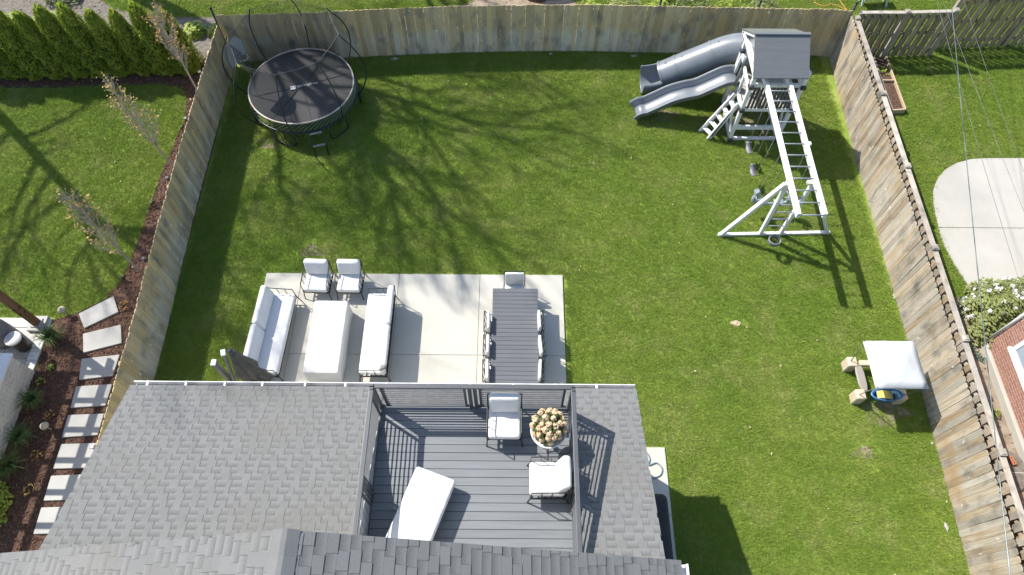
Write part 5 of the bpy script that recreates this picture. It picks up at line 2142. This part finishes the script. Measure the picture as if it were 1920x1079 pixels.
# pergola (its post stands in view, the rafters shade the stones)
t = thing('pergola', 'brown timber pergola post standing on a pale stone footing', 'pergola', (-11.42, 7.32, 0))
for x_, y_ in ((-11.50, 7.32), (-15.2, 7.32), (-15.2, 3.0)):
    q = MB()
    q.box((x_, y_, 1.35), (.15, .15, 2.5))
    p = obj('post', q, 'post_wood', t, bev=.01)
    if y_ > 7 and x_ > -12:
        for z in (.75, .95):
            q = MB()
            q.box((x_ + .078, y_, z), (.02, .05, .05))
            q.box((x_, y_ - .078, z), (.05, .02, .05))
            obj('bolt', q, 'black_metal', p)
    q = MB()
    q.box((x_, y_, .085), (.40, .40, .11))
    q.box((x_, y_, .15), (.24, .24, .04))
    obj('footing', q, 'stone_pale', t, bev=.012)
q = MB()
q.box((-11.50, 2.2, 1.35), (.15, .15, 2.7))
obj('post', q, 'post_wood', t)
for x_ in (-11.50, -12.1, -12.9, -13.5, -14.3, -15.2):
    q = MB()
    q.bar((x_, 7.7, 2.68), (x_, 1.0, 2.68), .07, .17)
    obj('beam', q, 'post_wood', t)
for k in range(10):
    q = MB()
    y_ = 7.45 - k * .69
    q.bar((-11.25, y_, 2.84), (-15.5, y_, 2.84), .07, .14)
    obj('rafter', q, 'post_wood', t)
q = MB()
q.box2((-13.45, 1.1, 2.92), (-12.55, 7.5, 2.945))
obj('shade_panel', q, 'post_wood', t)  # unseen solid panel, added to cast the dark band on the mulch
t = thing('drum_stool', 'dark drum stool with a round white top on the pavers', 'stool', (-11.55, 6.72, 0.045))
q = MB()
q.lathe([(.13, .0), (.15, .03), (.165, .2), (.15, .42), (.13, .45)], 24, (-11.62, 6.72, .045))
obj('drum', q, 'bronze', t, True)
q = MB()
q.lathe([(.14, .44), (.185, .46), (.19, .49), (.18, .51), (0, .515)], 28, (-11.62, 6.72, .045))
obj('top', q, 'pot', t, True)
t = thing('covered_grill', 'rounded grey vinyl cover over a grill on the pavers', 'covered grill', (-12.3, 6.95, 0.045))
q = MB()
q.lathe([(.46, 0), (.47, .2), (.45, .55), (.40, .85), (.25, 1.0), (0, 1.04)], 24, (-12.25, 6.95, .045), 1, .62)
for i, v in enumerate(q.v):
    a = math.atan2(v[1] - 6.95, v[0] + 12.25)
    f = 1 + .04 * math.sin(9 * a) * max(0, 1 - v[2])
    q.v[i] = (-12.25 + (v[0] + 12.25) * f, 6.95 + (v[1] - 6.95) * f, v[2])
obj('cover', q, 'grey_cover', t, True)
for k, (x_, y_, lab) in enumerate(((-10.93, 7.62, 'beige mushroom path light at the lawn edge near the pergola post'),
                                   (-10.35, 4.72, 'beige mushroom path light among the mulch near the brick island'))):
    t = thing('path_light', lab, 'path light', (x_, y_, 0), 0, 'path lights')
    q = MB()
    q.tube([(x_, y_, 0), (x_, y_, .28)], .012, 8)
    obj('stake', q, 'lamp_beige', t)
    q = MB()
    q.lathe([(.0, .26), (.095, .27), (.085, .30), (.03, .34), (.015, .37), (0, .375)], 20, (x_, y_, 0))
    obj('cap', q, 'lamp_beige', t, True)
for k, (x_, y_) in enumerate(((-8.62, 14.41), (-8.60, 12.7), (-8.58, 10.72), (-8.52, 8.34), (-8.33, 3.9))):
    t = thing('fence_light', 'small square lamp on the side fence, %s from the trampoline corner' % ORD[k], 'fence light', (x_, y_, 1.4), 0, 'lamps on the side fence')
    q = MB()
    q.box((x_ - .02, y_, 1.45), (.05, .07, .10))
    obj('mount', q, 'black_metal', t)
    q = MB()
    q.box((x_ - .05, y_, 1.50), (.075, .075, .03))
    obj('cap', q, 'taupe_metal', t, bev=.008)
for k, (x_, y_) in enumerate(((-9.55, 13.6), (-9.7, 10.9), (-9.8, 8.6))):
    t = thing('spotlight', 'small black spotlight in the mulch bed, %s from the hedge' % ORD[k], 'spotlight', (x_, y_, 0), 0, 'spotlights in the mulch bed')
    q = MB()
    q.tube([(x_, y_, 0), (x_, y_, .12)], .012, 6)
    obj('stake', q, 'black_metal', t)
    q = MB()
    q.tube([(x_, y_, .11), (x_ + .07, y_ + .03, .19)], [.03, .042], 10)
    obj('head', q, 'black_metal', t, True)

# ================================================================== RIGHT NEIGHBOUR'S THINGS
t = thing('brick_house', 'red brick house wall with a white framed window', 'house', (12.5, 3.5, 0))
q = MB()
q.box2((11.36, -6, .2), (20, 6.95, 3.0))
obj('wall', q, 'brick', t)
q = MB()
q.box2((11.28, -6, -.05), (19.9, 6.99, .21))
obj('foundation', q, 'concrete_old', t, bev=.02)
q = MB()
q.tube([(11.34, 6.99, .12), (11.34, 6.99, 2.9)], .04, 8)
obj('downspout', q, 'white_metal', t, True)
q = MB()
q.box2((11.30, 4.6, .80), (11.40, 6.55, .88))
wnd = obj('window', q, 'white_metal', t, bev=.01)
for nm_, a, b in (('window_frame', (11.33, 4.65, .88), (11.40, 4.75, 2.2)), ('window_frame', (11.33, 6.40, .88), (11.40, 6.50, 2.2)),
                  ('window_frame', (11.33, 4.75, 2.1), (11.40, 6.40, 2.2)), ('window_frame', (11.33, 4.75, .88), (11.40, 6.40, .97)),
                  ('window_frame', (11.332, 5.54, .97), (11.40, 5.60, 2.1))):
    q = MB()
    q.box2(a, b)
    obj(nm_, q, 'white_metal', wnd)
q = MB()
q.box2((11.345, 4.75, .97), (11.355, 6.40, 2.1))
obj('pane', q, 'glass', wnd)
q = MB()
q.add([(11.0, -6, 2.95), (11.0, 7.3, 2.95), (15.6, 3, 4.9), (15.6, -6, 4.9), (20, 7.3, 2.95), (11.0, -6, 2.85), (11.0, 7.3, 2.85), (20, 7.3, 2.85), (20, -6, 2.85), (20, -6, 2.95)],
      [(0, 3, 2, 1), (1, 2, 4), (2, 3, 9, 4), (5, 6, 7, 8), (0, 1, 6, 5), (1, 4, 7, 6), (4, 9, 8, 7), (0, 5, 8, 9, 3)])
obj('roof', q, 'roof_base', t)
t = thing('well_cover', 'round weathered concrete cover set in the soil beside the brick house', 'concrete cover', (10.95, 3.95, 0))
q = MB()
q.lathe([(.46, 0), (.46, .05), (.43, .07), (0, .07)], 36, (10.9, 3.95, 0))
obj('disc', q, 'gravel', t, False)
q = MB()
q.box((10.9, 3.9, .073), (.86, .02, .006), -.05)
obj('seam', q, 'mortar', t)
t = thing('loose_brick', 'single red cored brick lying on the round concrete cover', 'brick', (11.05, 4.12, .07))
q = MB()
q.box((11.02, 4.15, .103), (.09, .20, .06), .25)
o = obj('body', q, 'brick_unit', t, bev=.005)
q = MB()
for k in (-1, 0, 1):
    q.lathe([(.016, 0), (.016, .004), (0, .004)], 10, (11.02 - k * .055 * math.sin(.25), 4.15 + k * .055 * math.cos(.25), .1315))
obj('core_hole', q, 'black_metal', o)
t = thing('garden_bed', 'raised garden bed framed in pale lumber beside the cap rail fence', 'garden bed', (11.3, 15.4, 0))
for a, b in (((11.12, 14.46), (11.52, 14.50)), ((11.52, 14.50), (11.53, 16.7)), ((11.12, 14.46), (11.13, 16.7)), ((11.12, 15.68), (11.5, 15.68))):
    q = MB()
    q.bar((a[0], a[1], .09), (b[0], b[1], .09), .045, .20)
    obj('board', q, 'bed_wood', t, bev=.006)
q = MB()
q.box2((11.15, 14.52, 0), (11.49, 16.7, .12))
obj('bed_soil', q, 'mulch', t)
# coiled green hose
pts = []
core = smooth_path([(11.46, 7.75, .08), (11.40, 8.12, .09), (11.24, 8.20, .09), (11.12, 8.0, .08), (10.98, 7.7, .07), (10.94, 7.35, .07), (11.02, 7.0, .07), (11.12, 6.7, .07),
                    (11.25, 6.55, .07)], 90)
for i, p in enumerate(core):
    tng = (core[min(i + 1, len(core) - 1)] - core[max(0, i - 1)]).normalized()
    s_ = tng.cross(Vector((0, 0, 1))).normalized()
    a = i * .24
    pts.append(p + s_ * (.065 * math.cos(a)) + Vector((0, 0, .05 * math.sin(a))))
tag(obj('coil_hose', MB().tube(pts, .009, 5), 'hose_green', None, True), 'dark green coiled garden hose lying on the soil by the blossom shrub', 'hose')
# hose on the side walk, covered grill by the house
pts = smooth_path([(2.55, 4.2, .07), (2.95, 4.3, .07), (3.06, 4.15, .07), (3.02, 4.0, .075), (3.2, 4.05, .07), (3.31, 3.93, .07), (3.25, 3.78, .07), (3.05, 3.72, .07),
                   (2.7, 3.75, .07), (2.5, 3.9, .07)], 6)
tag(obj('garden_hose', MB().tube(pts, .014, 7), 'hose_blue', None, True), 'blue grey garden hose looped on the concrete side walk', 'hose')
q = MB()
q.pillow((2.78, 2.35, .57), (.74, 1.65, 1.04), .12, 0)
for i, v in enumerate(q.v):
    f = 1 + .03 * math.sin(v[1] * 11 + v[0] * 5) * max(0, 1.1 - v[2])
    q.v[i] = (2.78 + (v[0] - 2.78) * f, v[1], v[2])
t = thing('covered_grill', 'long black fabric cover over a grill against the house side', 'covered grill', (2.75, 2.3, .05))
obj('cover', q, 'black_cover', t, True)

# toy and clutter beyond the back fence
t = thing('garden_cart', 'pale mint plastic play bench on the lawn beyond the corner post', 'toy bench', (11.6, 19.3, 0))
q = MB()
q.box((11.85, 19.35, .32), (.95, .35, .05), .1)
obj('seat', q, 'mint', t, bev=.01)
for dx in (-.4, .4):
    q = MB()
    q.bar((11.85 + dx, 19.35 - .15, 0), (11.85 + dx, 19.35, .3), .05, .05)
    q.bar((11.85 + dx, 19.35 + .18, 0), (11.85 + dx, 19.35, .3), .05, .05)
    obj('leg', q, 'mint', t)
pts = smooth_path([(9.9, 19.4, .03), (10.2, 19.2, .03), (10.5, 19.3, .03), (10.9, 19.0, .03), (11.0, 18.6, .03), (10.7, 19.9, .03)], 6)
tag(obj('orange_cord', MB().tube(pts, .015, 6), 'orange_rope', None, True), 'orange cord lying on the grass past the fence corner', 'cord')


def rock(x, y, sx, sy, sz, seed, lab, m='light_stone', grp='pale rocks at the fence foot'):
    bm = bmesh.new()
    bmesh.ops.create_icosphere(bm, subdivisions=2, radius=1)
    rnd = random.Random(seed)
    for v in bm.verts:
        k = 1 + rnd.uniform(-.18, .18)
        v.co = Vector((v.co.x * sx * k, v.co.y * sy * k, max(-.3, v.co.z) * sz * k))
    me = bpy.data.meshes.new('rock')
    bm.to_mesh(me)
    bm.free()
    me.materials.append(M[m])
    o = bpy.data.objects.new('rock', me)
    col.objects.link(o)
    o.location = (x, y, sz * .25)
    return tag(o, lab, 'rock', grp)


for k, (x_, y_, a, b) in enumerate(((-3.7, 16.62, .17, .08), (1.16, 16.88, .09, .06), (3.75, 16.82, .16, .08), (9.6, 8.3, .06, .12), (9.42, 4.55, .05, .06), (9.2, 2.75, .06, .13))):
    rock(x_, y_, a * .75, b * .75, .035, k, 'pale flat rock at the foot of the ' + ('back fence, %s from the trampoline' if k < 3 else 'sun bleached fence, %s from the play tower') % ORD[k % 3])
rock(5.5, 7.52, .13, .09, .035, 33, 'low tan soil mound alone in the middle of the lawn', 'bed_wood', 'lawn soil mound')  # sandy ant-hill, a flat mound of light soil, shaped with the rock mesh

# ================================================================== OVERHEAD WIRES


def wire(label, a, b, r, m, sag=.35):
    a, b = Vector(a), Vector(b)
    d_ = (b - a)
    a, b = a - d_ * 1.9, b + d_ * 1.5
    pts = []
    for i in range(41):
        f = i / 40
        pts.append(a.lerp(b, f) + Vector((0, 0, -sag * 4 * f * (1 - f) + sag)))
    tag(obj('power_line', MB().tube(pts, r, 6), m, None, True), label, 'power line', 'overhead lines')


wire('thick twisted overhead cable above the brick house side', (8.72, 11.76, 6), (6.74, 3.75, 6), .008, 'wire_dark')
wire('thin grey overhead wire crossing the concrete pad', (8.42, 11.76, 6), (7.87, 6.9, 6), .0035, 'wire')
wire('thin grey overhead wire running further out over the concrete pad', (8.50, 11.76, 6.05), (8.21, 6.34, 6.05), .0035, 'wire')
wire('faint overhead wire starting above the stepped fence post', (8.95, 11.6, 6), (8.62, 8.3, 6), .003, 'wire')

scene.render.engine = 'CYCLES'
scene.cycles.max_bounces = 6
scene.cycles.transparent_max_bounces = 12
